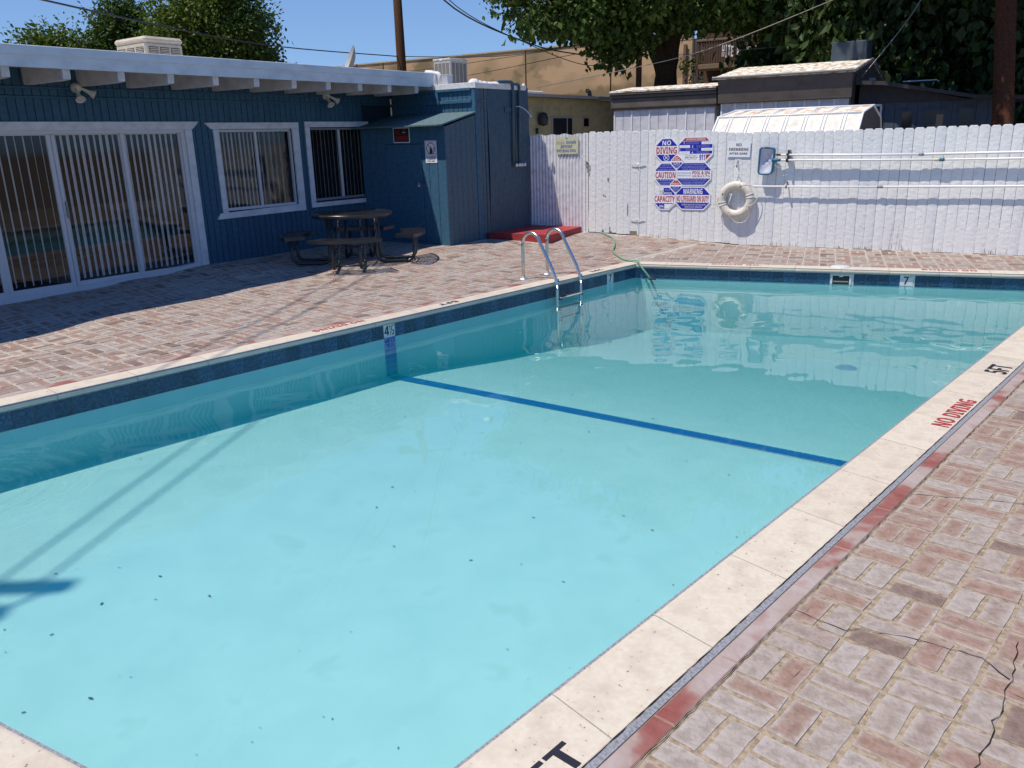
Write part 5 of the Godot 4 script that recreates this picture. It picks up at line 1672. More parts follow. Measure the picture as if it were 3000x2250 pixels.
# ------------------------------------------------------------------ pool side things
func build_ladder() -> void:
	var o := thing("pool_ladder", "stainless steel pool ladder with two hooped rails and plastic treads", "ladder", pool_t)
	for s in [6.50, 7.007]:
		var e := -0.475
		var path := [Vector3(s, -0.02, e), Vector3(s, 0.44, e)]
		for k in 9:
			var a := PI - PI * 0.82 * k / 8.0
			path.append(Vector3(s, 0.485 + 0.145 * sin(a), e + 0.152 + 0.152 * cos(a)))
		path.append_array(bend_path([Vector3(s, 0.50, e + 0.31), Vector3(s, 0.06, e + 0.585), Vector3(s, -0.80, e + 0.60)], 0.16, 6))
		var sp := smooth_path(path, 2)
		tb("rail", sp, 0.0225, M.steel, o, 14)
		var st := mb(true)
		lathe(st, [Vector2(0.0, 0.022), Vector2(0.034, 0.022), Vector2(0.06, 0.012), Vector2(0.066, 0.0)], 20)
		obj("escutcheon", st, M.aluminium, o, Transform3D(Basis(), Vector3(s, 0.0, e)))
	for y in [-0.215, -0.36, -0.50]:
		bx("tread", Vector3(6.52, y, 0.085), Vector3(6.987, y + 0.022, 0.16), M.marker_white, o, Transform3D(), 0.006)
		bx("tread_grip", Vector3(6.53, y + 0.0225, 0.095), Vector3(6.977, y + 0.025, 0.15), M.dark_rubber, o)
		for s in [6.528, 6.979]:
			bx("tread_end", Vector3(s - 0.02, y - 0.012, 0.085), Vector3(s + 0.02, y + 0.012, 0.165), M.dark_rubber, o, Transform3D(), 0.003)

func build_hose() -> void:
	var o := thing("garden_hose", "faded green garden hose running from the gate over the coping into the water", "hose")
	var raw := [[1.93, -15.48], [1.80, -15.40], [1.735, -15.25], [1.77, -15.05], [1.86, -14.55], [1.825, -14.0], [1.72, -13.42], [1.715, -12.92], [1.766, -12.549], [1.835, -12.38]]
	var pts := []
	for p in raw:
		pts.append(Vector3(p[0], deck_y(p[0], p[1]) + 0.014, p[1]))
	pts.append(Vector3(1.91, 0.028, -12.25))
	pts.append(Vector3(1.93, 0.035, -12.10))
	pts.append(Vector3(1.975, -0.045, -11.98))
	pts.append(Vector3(2.085, -0.20, -11.91))
	pts.append(Vector3(2.2, -0.45, -11.90))
	tb("hose", smooth_path(pts, 6), 0.0135, M.hose_green, o, 10)
	tb("nozzle", [Vector3(2.06, -0.19, -11.90), Vector3(2.16, -0.198, -11.87)], [0.016, 0.012], M.dark_rubber, o, 8)

func build_table() -> void:
	var at := Vector3(-2.39, 0, -12.76)
	at.y = deck_w(at)
	var o := thing("picnic_table", "round black perforated steel picnic table with four curved benches on one frame", "picnic table", Transform3D(Basis(Vector3.UP, 0.04), at))
	# perforated tops are slats and cross wires with real holes between them
	var mesh_top := func(st: SurfaceTool, inside: Callable, x0: float, x1: float, z0: float, z1: float, y: float) -> void:
		var pitch := 0.022
		var nx := int((x1 - x0) / pitch)
		var nz := int((z1 - z0) / pitch)
		for i in nx + 1:
			var x := x0 + i * pitch
			var run := -1.0
			for j in nz + 2:
				var z := z0 + j * pitch
				var ok: bool = j <= nz and inside.call(x, z)
				if ok and run < -0.5:
					run = z - z0
				elif not ok and run > -0.5:
					box(st, Vector3(x - 0.0042, y - 0.003, z0 + run - 0.005), Vector3(x + 0.0042, y, z - pitch + 0.005))
					run = -1.0
		for j in nz + 1:
			var z := z0 + j * pitch
			var run := -1.0
			for i in nx + 2:
				var x := x0 + i * pitch
				var ok: bool = i <= nx and inside.call(x, z)
				if ok and run < -0.5:
					run = x - x0
				elif not ok and run > -0.5:
					box(st, Vector3(x0 + run - 0.005, y - 0.0036, z - 0.0042), Vector3(x - pitch + 0.005, y - 0.0006, z + 0.0042))
					run = -1.0
	var st := mb()
	var disc := func(x: float, z: float) -> bool: return x * x + z * z < 0.585 * 0.585
	mesh_top.call(st, disc, -0.6, 0.6, -0.6, 0.6, 0.758)
	obj("tabletop", st, M.black_coat, o)
	st = mb(true)
	lathe(st, [Vector2(0.582, 0.758), Vector2(0.592, 0.765), Vector2(0.604, 0.762), Vector2(0.608, 0.75), Vector2(0.608, 0.712), Vector2(0.600, 0.706), Vector2(0.592, 0.712), Vector2(0.590, 0.75), Vector2(0.582, 0.758)], 56)
	obj("table_rim", st, M.black_coat, o)
	tb("cross_bar", [Vector3(-0.58, 0.735, 0), Vector3(0.58, 0.735, 0)], 0.014, M.black_coat, o, 8)
	tb("cross_bar", [Vector3(0, 0.732, -0.58), Vector3(0, 0.732, 0.58)], 0.014, M.black_coat, o, 8)
	for k in 4:
		var b := Basis(Vector3.UP, PI * 0.5 * k)
		var half := 0.50
		var seat := group_node("bench", o, Transform3D(b, Vector3.ZERO))
		var in_seat := func(x: float, z: float) -> bool:
			var r := Vector2(x, z).length()
			var a := atan2(x, z)
			return r > 0.79 and r < 1.085 and absf(a) < half
		st = mb()
		mesh_top.call(st, in_seat, -0.56, 0.56, 0.62, 1.1, 0.452)
		obj("seat", st, M.black_coat, seat)
		var rim := []
		for i in 17:
			var a := lerpf(-half - 0.012, half + 0.012, i / 16.0)
			rim.append(Vector3(sin(a) * 1.095, 0.43, cos(a) * 1.095))
		for i in 13:
			var a := lerpf(half + 0.012, -half - 0.012, i / 12.0)
			rim.append(Vector3(sin(a) * 0.782, 0.43, cos(a) * 0.782))
		rim.append(rim[0])
		st = mb()
		for i in rim.size() - 1:
			var p: Vector3 = rim[i]
			var q: Vector3 = rim[i + 1]
			var n := (q - p).cross(Vector3.UP).normalized() * 0.006
			quad(st, p + n - Vector3(0, 0.022, 0), q + n - Vector3(0, 0.022, 0), q + n + Vector3(0, 0.026, 0), p + n + Vector3(0, 0.026, 0))
			quad(st, q - n - Vector3(0, 0.022, 0), p - n - Vector3(0, 0.022, 0), p - n + Vector3(0, 0.026, 0), q - n + Vector3(0, 0.026, 0))
			quad(st, p + n + Vector3(0, 0.026, 0), q + n + Vector3(0, 0.026, 0), q - n + Vector3(0, 0.026, 0), p - n + Vector3(0, 0.026, 0))
			quad(st, p - n - Vector3(0, 0.022, 0), q - n - Vector3(0, 0.022, 0), q + n - Vector3(0, 0.022, 0), p + n - Vector3(0, 0.022, 0))
		obj("seat_rim", st, M.black_coat, seat)
		for sx in [-0.20, 0.20]:
			tb("leg", bend_path([Vector3(sx, 0.43, 0.94), Vector3(sx, 0.026, 0.93), Vector3(sx, 0.026, 0.36), Vector3(sx * 0.8, 0.73, 0.36)], 0.13, 6), 0.025, M.black_coat, seat, 12)
		tb("brace", [Vector3(-0.2, 0.028, 0.62), Vector3(0.2, 0.028, 0.62)], 0.012, M.black_coat, seat, 8)
	tb("under_frame", [Vector3(-0.30, 0.24, -0.30), Vector3(0.30, 0.24, 0.30)], 0.010, M.black_coat, o, 8)
	tb("under_frame", [Vector3(-0.30, 0.24, 0.30), Vector3(0.30, 0.24, -0.30)], 0.010, M.black_coat, o, 8)

func louvres(parent: Node3D, a: Vector3, b: Vector3, n: int, out: Vector3, m: Material) -> void:   # slotted panel between two opposite corners in a vertical plane
	var st := mb()
	for i in n:
		var y0 := lerpf(a.y, b.y, (i + 0.15) / n)
		var y1 := lerpf(a.y, b.y, (i + 0.6) / n)
		var p := Vector3(a.x, y0, a.z)
		var q := Vector3(b.x, y0, b.z)
		quad(st, p + out, q + out, Vector3(q.x, y1, q.z) + out * 1.5, Vector3(p.x, y1, p.z) + out * 1.5)
	obj("louvre", st, m, parent)

func build_roof_units() -> void:
	var o := thing("rooftop_cooler", "beige evaporative cooler with slotted panels on the pool house roof", "cooler", house_t)
	var T := Transform3D()
	bx("case", Vector3(2.98, 2.98, -1.62), Vector3(3.60, 3.37, -0.80), M.cooler_beige, o, T, 0.03)
	bx("lid", Vector3(2.965, 3.355, -1.64), Vector3(3.615, 3.445, -0.785), M.cooler_beige, o, T, 0.035)
	for i in 3:
		var x := 3.035 + 0.18 * i
		bx("vent_recess", Vector3(x, 3.04, -0.803), Vector3(x + 0.145, 3.30, -0.796), M.slot_dark, o)
		louvres(o, Vector3(x + 0.004, 3.045, -0.796), Vector3(x + 0.141, 3.295, -0.796), 11, Vector3(0, 0, 0.004), M.cooler_beige)
		var z := -1.56 + 0.25 * i
		bx("vent_recess", Vector3(2.976, 3.04, z), Vector3(2.984, 3.30, z + 0.2), M.slot_dark, o)
		louvres(o, Vector3(2.976, 3.045, z + 0.004), Vector3(2.976, 3.295, z + 0.196), 11, Vector3(-0.004, 0, 0), M.cooler_beige)
	o = thing("rooftop_cooler", "grey evaporative cooler with tall pad slots on the flat shower room roof", "cooler", house_t)
	bx("case", Vector3(8.28, 2.80, 0.20), Vector3(8.80, 3.30, 0.62), M.cooler_grey, o, T, 0.012)
	bx("lid", Vector3(8.27, 3.29, 0.19), Vector3(8.81, 3.335, 0.63), M.cooler_grey, o, T, 0.012)
	bx("base_tray", Vector3(8.27, 2.779, 0.19), Vector3(8.81, 2.83, 0.63), M.cooler_grey, o, T, 0.008)
	for i in 4:
		var z := 0.235 + 0.094 * i
		bx("pad", Vector3(8.274, 2.85, z), Vector3(8.281, 3.25, z + 0.072), M.cooler_pad, o)
		var x := 8.33 + 0.112 * i
		bx("pad", Vector3(x, 2.85, 0.619), Vector3(x + 0.085, 3.25, 0.626), M.cooler_pad, o)
	bx("plate", Vector3(8.268, 3.300, 0.37), Vector3(8.272, 3.32, 0.43), M.sign_white, o)
	# dish beyond the roof
	o = thing("satellite_dish", "grey satellite dish edge-on above the pool house roof left of the wooden pole", "satellite dish", Transform3D(Basis(Vector3.UP, 0.35), Vector3(-3.30, 3.36, -19.3)))
	var st := mb(true)
	var prof := []
	for i in 8:
		var u := i / 7.0
		prof.append(Vector2(0.34 * u, 0.13 * u * u))
	lathe(st, prof, 24, Transform3D(Basis(Vector3(0, 0, 1), PI * 0.5 - 0.4) * Basis(Vector3.RIGHT, 0.0), Vector3(0, 0.18, 0)))
	obj("reflector", st, M.dish_grey, o)
	tb("mast", [Vector3(0.05, -0.95, 0), Vector3(0.05, 0.15, 0)], 0.025, M.dish_grey, o, 8)
	tb("feed_arm", [Vector3(0.02, 0.05, 0), Vector3(-0.35, 0.12, 0)], 0.014, M.dish_grey, o, 6)

# ------------------------------------------------------------------ beyond the fence
func build_neighbours() -> void:
	var T := Transform3D()
	# white gambrel garden shed right behind the fence
	var o := thing("metal_shed", "white metal garden shed with ribbed sloping roof and rust stains just behind the fence", "shed", fence_t)
	var prof := [Vector2(1.25, 0.0), Vector2(1.25, 1.66), Vector2(1.80, 2.115), Vector2(2.95, 2.245), Vector2(4.05, 2.06), Vector2(4.5, 1.6), Vector2(4.5, 0.0)]
	var E := Transform3D(Basis(Vector3(0, 0, -1), Vector3.UP, Vector3(1, 0, 0)), Vector3.ZERO)   # x back from the fence, y up, z along it
	pr("end_wall", prof, 1.84, 1.855, M.barn_white, o, E)
	pr("end_wall", prof, 4.355, 4.37, M.brown_metal, o, E)
	var seams := [1.845, 2.10, 2.435, 2.775, 3.115, 3.45, 3.77, 4.10, 4.385]
	for i in 8:
		var st := mb()
		var a: float = seams[i]
		var b: float = seams[i + 1]
		quad(st, Vector3(a, 0.0, -1.25), Vector3(b, 0.0, -1.25), Vector3(b, 1.66, -1.25), Vector3(a, 1.66, -1.25))
		obj("wall_panel", st, M.barn_white, o)
		st = mb()
		quad(st, Vector3(a, 1.66, -1.25), Vector3(b, 1.66, -1.25), Vector3(b, 2.11, -1.80), Vector3(a, 2.11, -1.80))
		obj("roof_panel", st, M.barn_white, o)
		st = mb()
		quad(st, Vector3(a, 2.115, -1.80), Vector3(b, 2.115, -1.80), Vector3(b, 2.245, -2.95), Vector3(a, 2.245, -2.95))
		quad(st, Vector3(a, 2.245, -2.95), Vector3(b, 2.245, -2.95), Vector3(b, 2.06, -4.05), Vector3(a, 2.06, -4.05))
		obj("top_panel", st, M.barn_top, o)
	for i in range(1, 8):
		for d in [-0.035, 0.02]:
			var a: float = seams[i] + d
			tb("rib", [Vector3(a, 1.50, -1.24), Vector3(a, 1.665, -1.24), Vector3(a, 2.112, -1.795), Vector3(a, 2.25, -2.95)], 0.010, M.rib_white, o, 5)
	tb("edge_trim", [Vector3(1.82, 2.118, -1.80), Vector3(4.40, 2.118, -1.80)], 0.020, M.rib_white, o, 6)
	tb("edge_trim", [Vector3(1.82, 2.255, -2.95), Vector3(4.40, 2.255, -2.95)], 0.020, M.rib_white, o, 6)
	for x in [1.84, 4.375]:
		tb("edge_trim", [Vector3(x, 1.2, -1.245), Vector3(x, 1.66, -1.245), Vector3(x, 2.118, -1.80), Vector3(x, 2.255, -2.95), Vector3(x, 2.06, -4.05), Vector3(x, 1.6, -4.5)], 0.020, M.rib_white, o, 6)
	# brown and white mobile home with a peeling roof
	o = thing("mobile_home", "brown and white mobile home with a peeling white gable roof behind the garden shed", "mobile home", fence_t)
	bx("body", Vector3(0.62, 0.0, -10.4), Vector3(3.46, 2.56, -6.05), M.trailer_white, o)
	for i in 9:
		var a := 0.62 + 0.3155 * i
		bx("siding_panel", Vector3(a + 0.006, 0.3, -6.05), Vector3(a + 0.3095, 2.50, -6.035), M.trailer_white, o, T, 0.003)
		bx("batten", Vector3(a - 0.022, 0.3, -6.035), Vector3(a + 0.022, 2.50, -6.02), M.rib_white, o, T, 0.003)
	var st := mb()
	prism(st, PackedVector2Array([Vector2(5.98, 2.52), Vector2(5.90, 3.06), Vector2(6.1, 3.10), Vector2(6.2, 2.52)]), 0.54, 3.50, Transform3D(Basis(Vector3(0, 0, -1), Vector3.UP, Vector3(1, 0, 0)), Vector3.ZERO))
	obj("brown_band", st, M.brown_metal, o)
	bx("drip_edge", Vector3(0.54, 2.505, -6.02), Vector3(3.50, 2.535, -5.955), M.brown_dark, o, T, 0.004)
	st = mb()
	prism(st, PackedVector2Array([Vector2(5.86, 3.075), Vector2(8.15, 3.43), Vector2(10.5, 3.06), Vector2(10.5, 3.02), Vector2(8.15, 3.38), Vector2(5.86, 3.03)]), 0.42, 3.56, Transform3D(Basis(Vector3(0, 0, -1), Vector3.UP, Vector3(1, 0, 0)), Vector3.ZERO))
	var roof := obj("roof", st, M.peeling_roof, o)
	tb("gutter", [Vector3(0.42, 3.075, -5.85), Vector3(3.57, 3.075, -5.85)], 0.030, M.old_wood, roof, 6)
	tb("verge", [Vector3(3.57, 3.085, -5.85), Vector3(3.57, 3.44, -8.15), Vector3(3.57, 3.07, -10.5)], 0.026, M.old_wood, roof, 6)
	pr("gable_wall", [Vector2(6.06, 0.0), Vector2(6.0, 3.03), Vector2(8.15, 3.38), Vector2(10.4, 3.02), Vector2(10.4, 0.0)], 3.462, 3.49, M.brown_metal, o, Transform3D(Basis(Vector3(0, 0, -1), Vector3.UP, Vector3(1, 0, 0)), Vector3.ZERO))
	tb("conduit", [Vector3(3.51, 3.0, -6.35), Vector3(3.52, 2.80, -6.10), Vector3(3.50, 1.8, -6.03)], 0.010, M.dark_iron, o, 6)
	for q in [[6.6, 2.80], [8.4, 2.95]]:
		bx("floodlight_box", Vector3(3.49, q[1], -q[0] - 0.1), Vector3(3.62, q[1] + 0.07, -q[0] + 0.02), M.box_grey, o, T, 0.006)
	for q in [[6.7, 1.80, 0.45, 0.55], [7.5, 1.85, 0.4, 0.5]]:
		bx("window_frame", Vector3(3.485, q[1], -q[0] - q[2]), Vector3(3.52, q[1] + q[3], -q[0]), M.old_wood, o, T, 0.004)
		bx("window", Vector3(3.50, q[1] + 0.05, -q[0] - q[2] + 0.05), Vector3(3.524, q[1] + q[3] - 0.05, -q[0] - 0.05), M.dark_window, o)
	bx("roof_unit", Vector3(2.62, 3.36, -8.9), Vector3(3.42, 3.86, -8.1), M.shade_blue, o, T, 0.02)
	# its lower neighbour on the left
	o = thing("mobile_home", "lower brown striped mobile home with white ribbed skirt left of the gabled one", "mobile home", fence_t)
	bx("body", Vector3(-2.18, 0.0, -10.0), Vector3(0.42, 2.48, -6.16), M.trailer_white, o)
	for i in 11:
		var a := -2.18 + 0.237 * i
		bx("siding_panel", Vector3(a + 0.005, 0.3, -6.16), Vector3(a + 0.232, 2.44, -6.145), M.trailer_white, o, T, 0.003)
		if i % 2 == 0:
			bx("batten", Vector3(a - 0.016, 0.3, -6.145), Vector3(a + 0.016, 2.44, -6.128), M.rib_white, o, T, 0.003)
	for q in [[2.46, 2.50, 0.0, M.brown_metal], [2.50, 2.525, 0.03, M.brown_dark], [2.525, 2.72, 0.02, M.brown_metal], [2.72, 2.745, 0.045, M.brown_dark], [2.745, 2.80, 0.04, M.brown_metal], [2.80, 2.825, 0.065, M.brown_dark], [2.825, 2.885, 0.09, M.brown_metal]]:
		bx("stripe", Vector3(-2.26, q[0], -6.2), Vector3(0.47, q[1], -6.10 + q[2]), q[3], o, T, 0.003)
	st = mb()
	prism(st, PackedVector2Array([Vector2(6.0, 2.875), Vector2(6.0, 2.91), Vector2(7.4, 3.06), Vector2(10.0, 3.06), Vector2(10.0, 2.875)]), -2.28, 0.48, Transform3D(Basis(Vector3(0, 0, -1), Vector3.UP, Vector3(1, 0, 0)), Vector3.ZERO))
	obj("roof", st, M.peeling_roof, o)
	# dark porch annex on the right
	o = thing("porch_annex", "shaded blue grey lean-to porch with dark door and windows right of the gabled mobile home", "building", fence_t)
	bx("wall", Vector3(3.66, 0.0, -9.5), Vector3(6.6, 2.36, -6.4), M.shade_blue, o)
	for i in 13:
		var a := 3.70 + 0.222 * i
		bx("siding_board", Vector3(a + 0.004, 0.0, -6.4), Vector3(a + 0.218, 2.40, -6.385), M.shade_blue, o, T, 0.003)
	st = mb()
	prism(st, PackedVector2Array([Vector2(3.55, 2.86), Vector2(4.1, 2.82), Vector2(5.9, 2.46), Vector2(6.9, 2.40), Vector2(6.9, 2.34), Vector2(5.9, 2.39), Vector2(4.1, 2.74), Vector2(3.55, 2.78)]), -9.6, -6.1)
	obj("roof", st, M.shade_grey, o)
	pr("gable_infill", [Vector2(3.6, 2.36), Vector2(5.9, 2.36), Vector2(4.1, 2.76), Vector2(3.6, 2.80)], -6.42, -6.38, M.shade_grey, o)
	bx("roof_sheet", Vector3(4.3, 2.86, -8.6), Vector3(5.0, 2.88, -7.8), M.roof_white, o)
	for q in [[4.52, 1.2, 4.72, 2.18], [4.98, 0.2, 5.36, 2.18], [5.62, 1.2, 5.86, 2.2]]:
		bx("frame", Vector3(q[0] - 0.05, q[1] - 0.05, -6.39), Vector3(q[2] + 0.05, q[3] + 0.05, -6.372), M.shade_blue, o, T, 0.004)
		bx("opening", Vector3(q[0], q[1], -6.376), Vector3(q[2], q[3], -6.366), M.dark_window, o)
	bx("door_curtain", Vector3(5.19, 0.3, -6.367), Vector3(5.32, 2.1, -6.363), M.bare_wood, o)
	for q in [[3.72, 1.2, 4.10, 2.36]]:
		for b4 in [[q[0], q[3] - 0.05, q[2], q[3]], [q[2] - 0.04, q[1], q[2], q[3]], [q[0], q[1], q[0] + 0.04, q[3]]]:
			bx("screen_frame", Vector3(b4[0], b4[1], -6.36), Vector3(b4[2], b4[3], -6.33), M.frame_alu, o, T, 0.004)
	# cream cottage between the shower room and the mobile home
	var ct := frame(Vector3(0.55, 0, -22.25), HOUSE_S)
	o = thing("cream_cottage", "low cream painted cottage with dark windows seen above the corrugated panel", "building", ct)
	bx("wall", Vector3(-3.0, 0.0, -5.0), Vector3(4.7, 2.86, 0.0), M.stucco_cream, o)
	for i in 12:
		bx("course", Vector3(-3.0, 0.25 + 0.215 * i, 0.0), Vector3(4.7, 0.25 + 0.215 * i + 0.205, 0.006), M.stucco_cream, o, T, 0.003)
	var rr := mb()
	prism(rr, PackedVector2Array([Vector2(-0.42, 2.93), Vector2(5.2, 3.05), Vector2(5.2, 3.0), Vector2(-0.42, 2.86)]), -3.2, 4.2, Transform3D(Basis(Vector3(0, 0, -1), Vector3.UP, Vector3(1, 0, 0)), Vector3.ZERO))
	obj("roof", rr, M.old_wood, o)
	bx("gutter", Vector3(2.9, 2.84, 0.30), Vector3(4.8, 2.93, 0.44), M.frame_grey, o, T, 0.01)
	bx("white_ridge_patch", Vector3(0.3, 2.95, -0.9), Vector3(1.15, 3.05, -0.2), M.roof_white, o, T, 0.02)
	tb("roof_pipe", [Vector3(0.35, 2.95, -0.3), Vector3(0.35, 3.22, -0.3)], 0.035, M.roof_white, o, 8)
	tb("roof_vent", [Vector3(3.0, 2.92, 0.15), Vector3(3.0, 3.06, 0.12), Vector3(2.9, 3.10, 0.1)], 0.06, M.dark_iron, o, 8)
	for q in [[1.20, 1.3, 2.26, 2.40], [2.80, 2.08, 3.17, 2.40]]:
		bx("window_frame", Vector3(q[0], q[1], 0.0), Vector3(q[2], q[3], 0.03), M.old_wood, o, T, 0.006)
		bx("window", Vector3(q[0] + 0.05, q[1] + 0.05, 0.018), Vector3(q[2] - 0.05, q[3] - 0.05, 0.034), M.dark_window, o)
		if q[2] - q[0] > 0.6:
			bx("window_bar", Vector3(q[2] - 0.33, q[1] + 0.05, 0.03), Vector3(q[2] - 0.29, q[3] - 0.05, 0.04), M.old_wood, o)
	st = mb(true)
	lathe(st, [Vector2(0.0, 0.16), Vector2(0.10, 0.13), Vector2(0.14, 0.0), Vector2(0.12, -0.16), Vector2(0.0, -0.20)], 14)
	obj("wall_lantern", st, M.dark_iron, o, Transform3D(Basis(), Vector3(0.60, 2.34, 0.14)))
	tb("lantern_stem", [Vector3(0.45, 2.1, 0.05), Vector3(0.45, 1.95, 0.05)], 0.035, M.dark_iron, o, 8)
	# tan concrete warehouse far behind
	var wt := frame(Vector3(1.39, 0, -53.82), Vector3(0.8525, 0, 0.5227))
	o = thing("warehouse", "long windowless tan concrete warehouse with dark panel joints beyond the cottages", "building", wt)
	var js := [-28.5, -22.8, -17.1, -11.3, -5.7, 0.0, 5.75, 10.7]
	for i in js.size() - 1:
		var sx := mb()
		box(sx, Vector3(js[i] + 0.05, 0.0, -0.3), Vector3(js[i + 1] - 0.05, 7.06, 0.0))
		obj("wall_panel", sx, M.stucco_tan, o)
		bx("joint", Vector3(js[i] - 0.05, 0.0, -0.3), Vector3(js[i] + 0.05, 7.05, -0.06), M.joint_brown, o)
		bx("coping_strip", Vector3(js[i], 7.06, -0.35), Vector3(js[i + 1], 7.14, 0.06), M.stucco_cream, o)
	bx("back_wall", Vector3(-28.5, 0.0, -22.0), Vector3(10.7, 6.9, -0.31), M.stucco_tan, o)
	bx("downpipe", Vector3(10.2, 0.0, 0.0), Vector3(10.36, 6.6, 0.15), M.joint_brown, o)
	# timber balcony with cut-out letters
	var bt := frame(Vector3(8.0, 0, -34.6), FENCE_S)
	o = thing("timber_balcony", "brown timber balcony whose balusters carry white cut-out plumbing company letters behind the trees", "building", bt)
	bx("wall", Vector3(-0.4, 0.0, -4.0), Vector3(6.0, 6.2, -1.2), M.deck_brown, o)
	bx("floor_beam", Vector3(-0.3, 4.30, -1.2), Vector3(3.6, 4.48, 0.1), M.beam_tan, o, T, 0.01)
	bx("handrail", Vector3(-0.3, 5.32, 0.02), Vector3(3.9, 5.40, 0.12), M.beam_tan, o, T, 0.01)
	for i in 36:
		bx("baluster", Vector3(-0.2 + 0.105 * i, 4.48, 0.03), Vector3(-0.2 + 0.105 * i + 0.05, 5.32, 0.08), M.deck_brown, o)
	for i in 4:
		bx("post", Vector3(-0.3 + 1.3 * i, 0.0, 0.0), Vector3(-0.2 + 1.3 * i, 5.4, 0.1), M.deck_brown, o)
	var big := "HITE PLUMBING CO"
	for i in big.length():
		if big[i] != " ":
			words(o, big[i], Vector3(0.78 + 0.118 * i, 4.92 - 0.012 * i, 0.1), 0.42 + 0.05 * sin(i * 1.3), 0.09 if big[i] != "I" else 0.04, M.sign_white)

# ------------------------------------------------------------------ trees
func leaf_clump(sd: int, leaves: int, size: float, spread: float, droop: float) -> ArrayMesh:
	var r := RandomNumberGenerator.new()
	r.seed = sd
	var st := mb()
	for i in leaves:
		var p := Vector3(r.randfn(), r.randfn() * 0.8, r.randfn()) * spread * 0.5
		var d := Vector3(r.randf_range(-1, 1), r.randf_range(-1, 0.5) - droop, r.randf_range(-1, 1)).normalized()
		var s := d.cross(Vector3(r.randf_range(-1, 1), r.randf_range(-1, 1), r.randf_range(-1, 1))).normalized()
		var l := size * r.randf_range(0.7, 1.35)
		var w := l * r.randf_range(0.26, 0.4)
		var n := d.cross(s) * l * 0.12
		tri(st, p, p + d * l * 0.5 + s * w + n, p + d * l)
		tri(st, p, p + d * l, p + d * l * 0.5 - s * w + n)
	return fin(st)

func crown(parent: Node3D, blobs: Array, count: int, clump: Mesh, m: Material, scale0: float, hollow := 0.55) -> void:
	# blobs: [x, y, z, rx, ry, rz] in the tree's own frame
	var total := 0.0
	for b in blobs:
		total += b[3] * b[4] + b[4] * b[5] + b[3] * b[5]
	var mm := MultiMesh.new()
	mm.transform_format = MultiMesh.TRANSFORM_3D
	mm.use_colors = true
	mm.mesh = clump
	var tr := []
	for b in blobs:
		var n := int(count * (b[3] * b[4] + b[4] * b[5] + b[3] * b[5]) / total)
		# each blob is itself a handful of boughs, so the outline is ragged and sky shows between them
		var boughs := []
		for k in 26:
			var v := Vector3(rng.randfn(), rng.randfn(), rng.randfn()).normalized() * pow(rng.randf(), 0.33)
			boughs.append(v)
		for k in n:
			var v: Vector3 = boughs[rng.randi() % 26]
			var off := Vector3(rng.randfn(), rng.randfn() * 0.75, rng.randfn()) * 0.17
			v += off
			var p := Vector3(b[0] + v.x * b[3], b[1] + v.y * b[4], b[2] + v.z * b[5])
			var s := scale0 * rng.randf_range(0.7, 1.3)
			var q := Basis(Vector3.UP, rng.randf() * TAU) * Basis(Vector3(1, 0, 0), rng.randf_range(-0.6, 0.6))
			var tone := rng.randf_range(0.65, 1.25)
			tr.append([Transform3D(q.scaled(Vector3(s, s, s)), p), Color(tone * rng.randf_range(0.9, 1.25), tone, tone * rng.randf_range(0.7, 1.1))])
	mm.instance_count = tr.size()
	for i in tr.size():
		mm.set_instance_transform(i, tr[i][0])
		mm.set_instance_color(i, tr[i][1])
	var o := MultiMeshInstance3D.new()
	o.name = "crown"
	o.set_meta("kind", "stuff")
	o.multimesh = mm
	o.material_override = m
	parent.add_child(o, true)

func limb(parent: Node3D, pts: Array, r0: float, r1: float, called := "limb") -> void:
	var sp := smooth_path(pts, 5)
	var rad := []
	for i in sp.size():
		rad.append(lerpf(r0, r1, float(i) / (sp.size() - 1)) * (1.0 + 0.06 * sin(i * 1.7)))
	tb(called, sp, rad, M.bark, parent, 12)

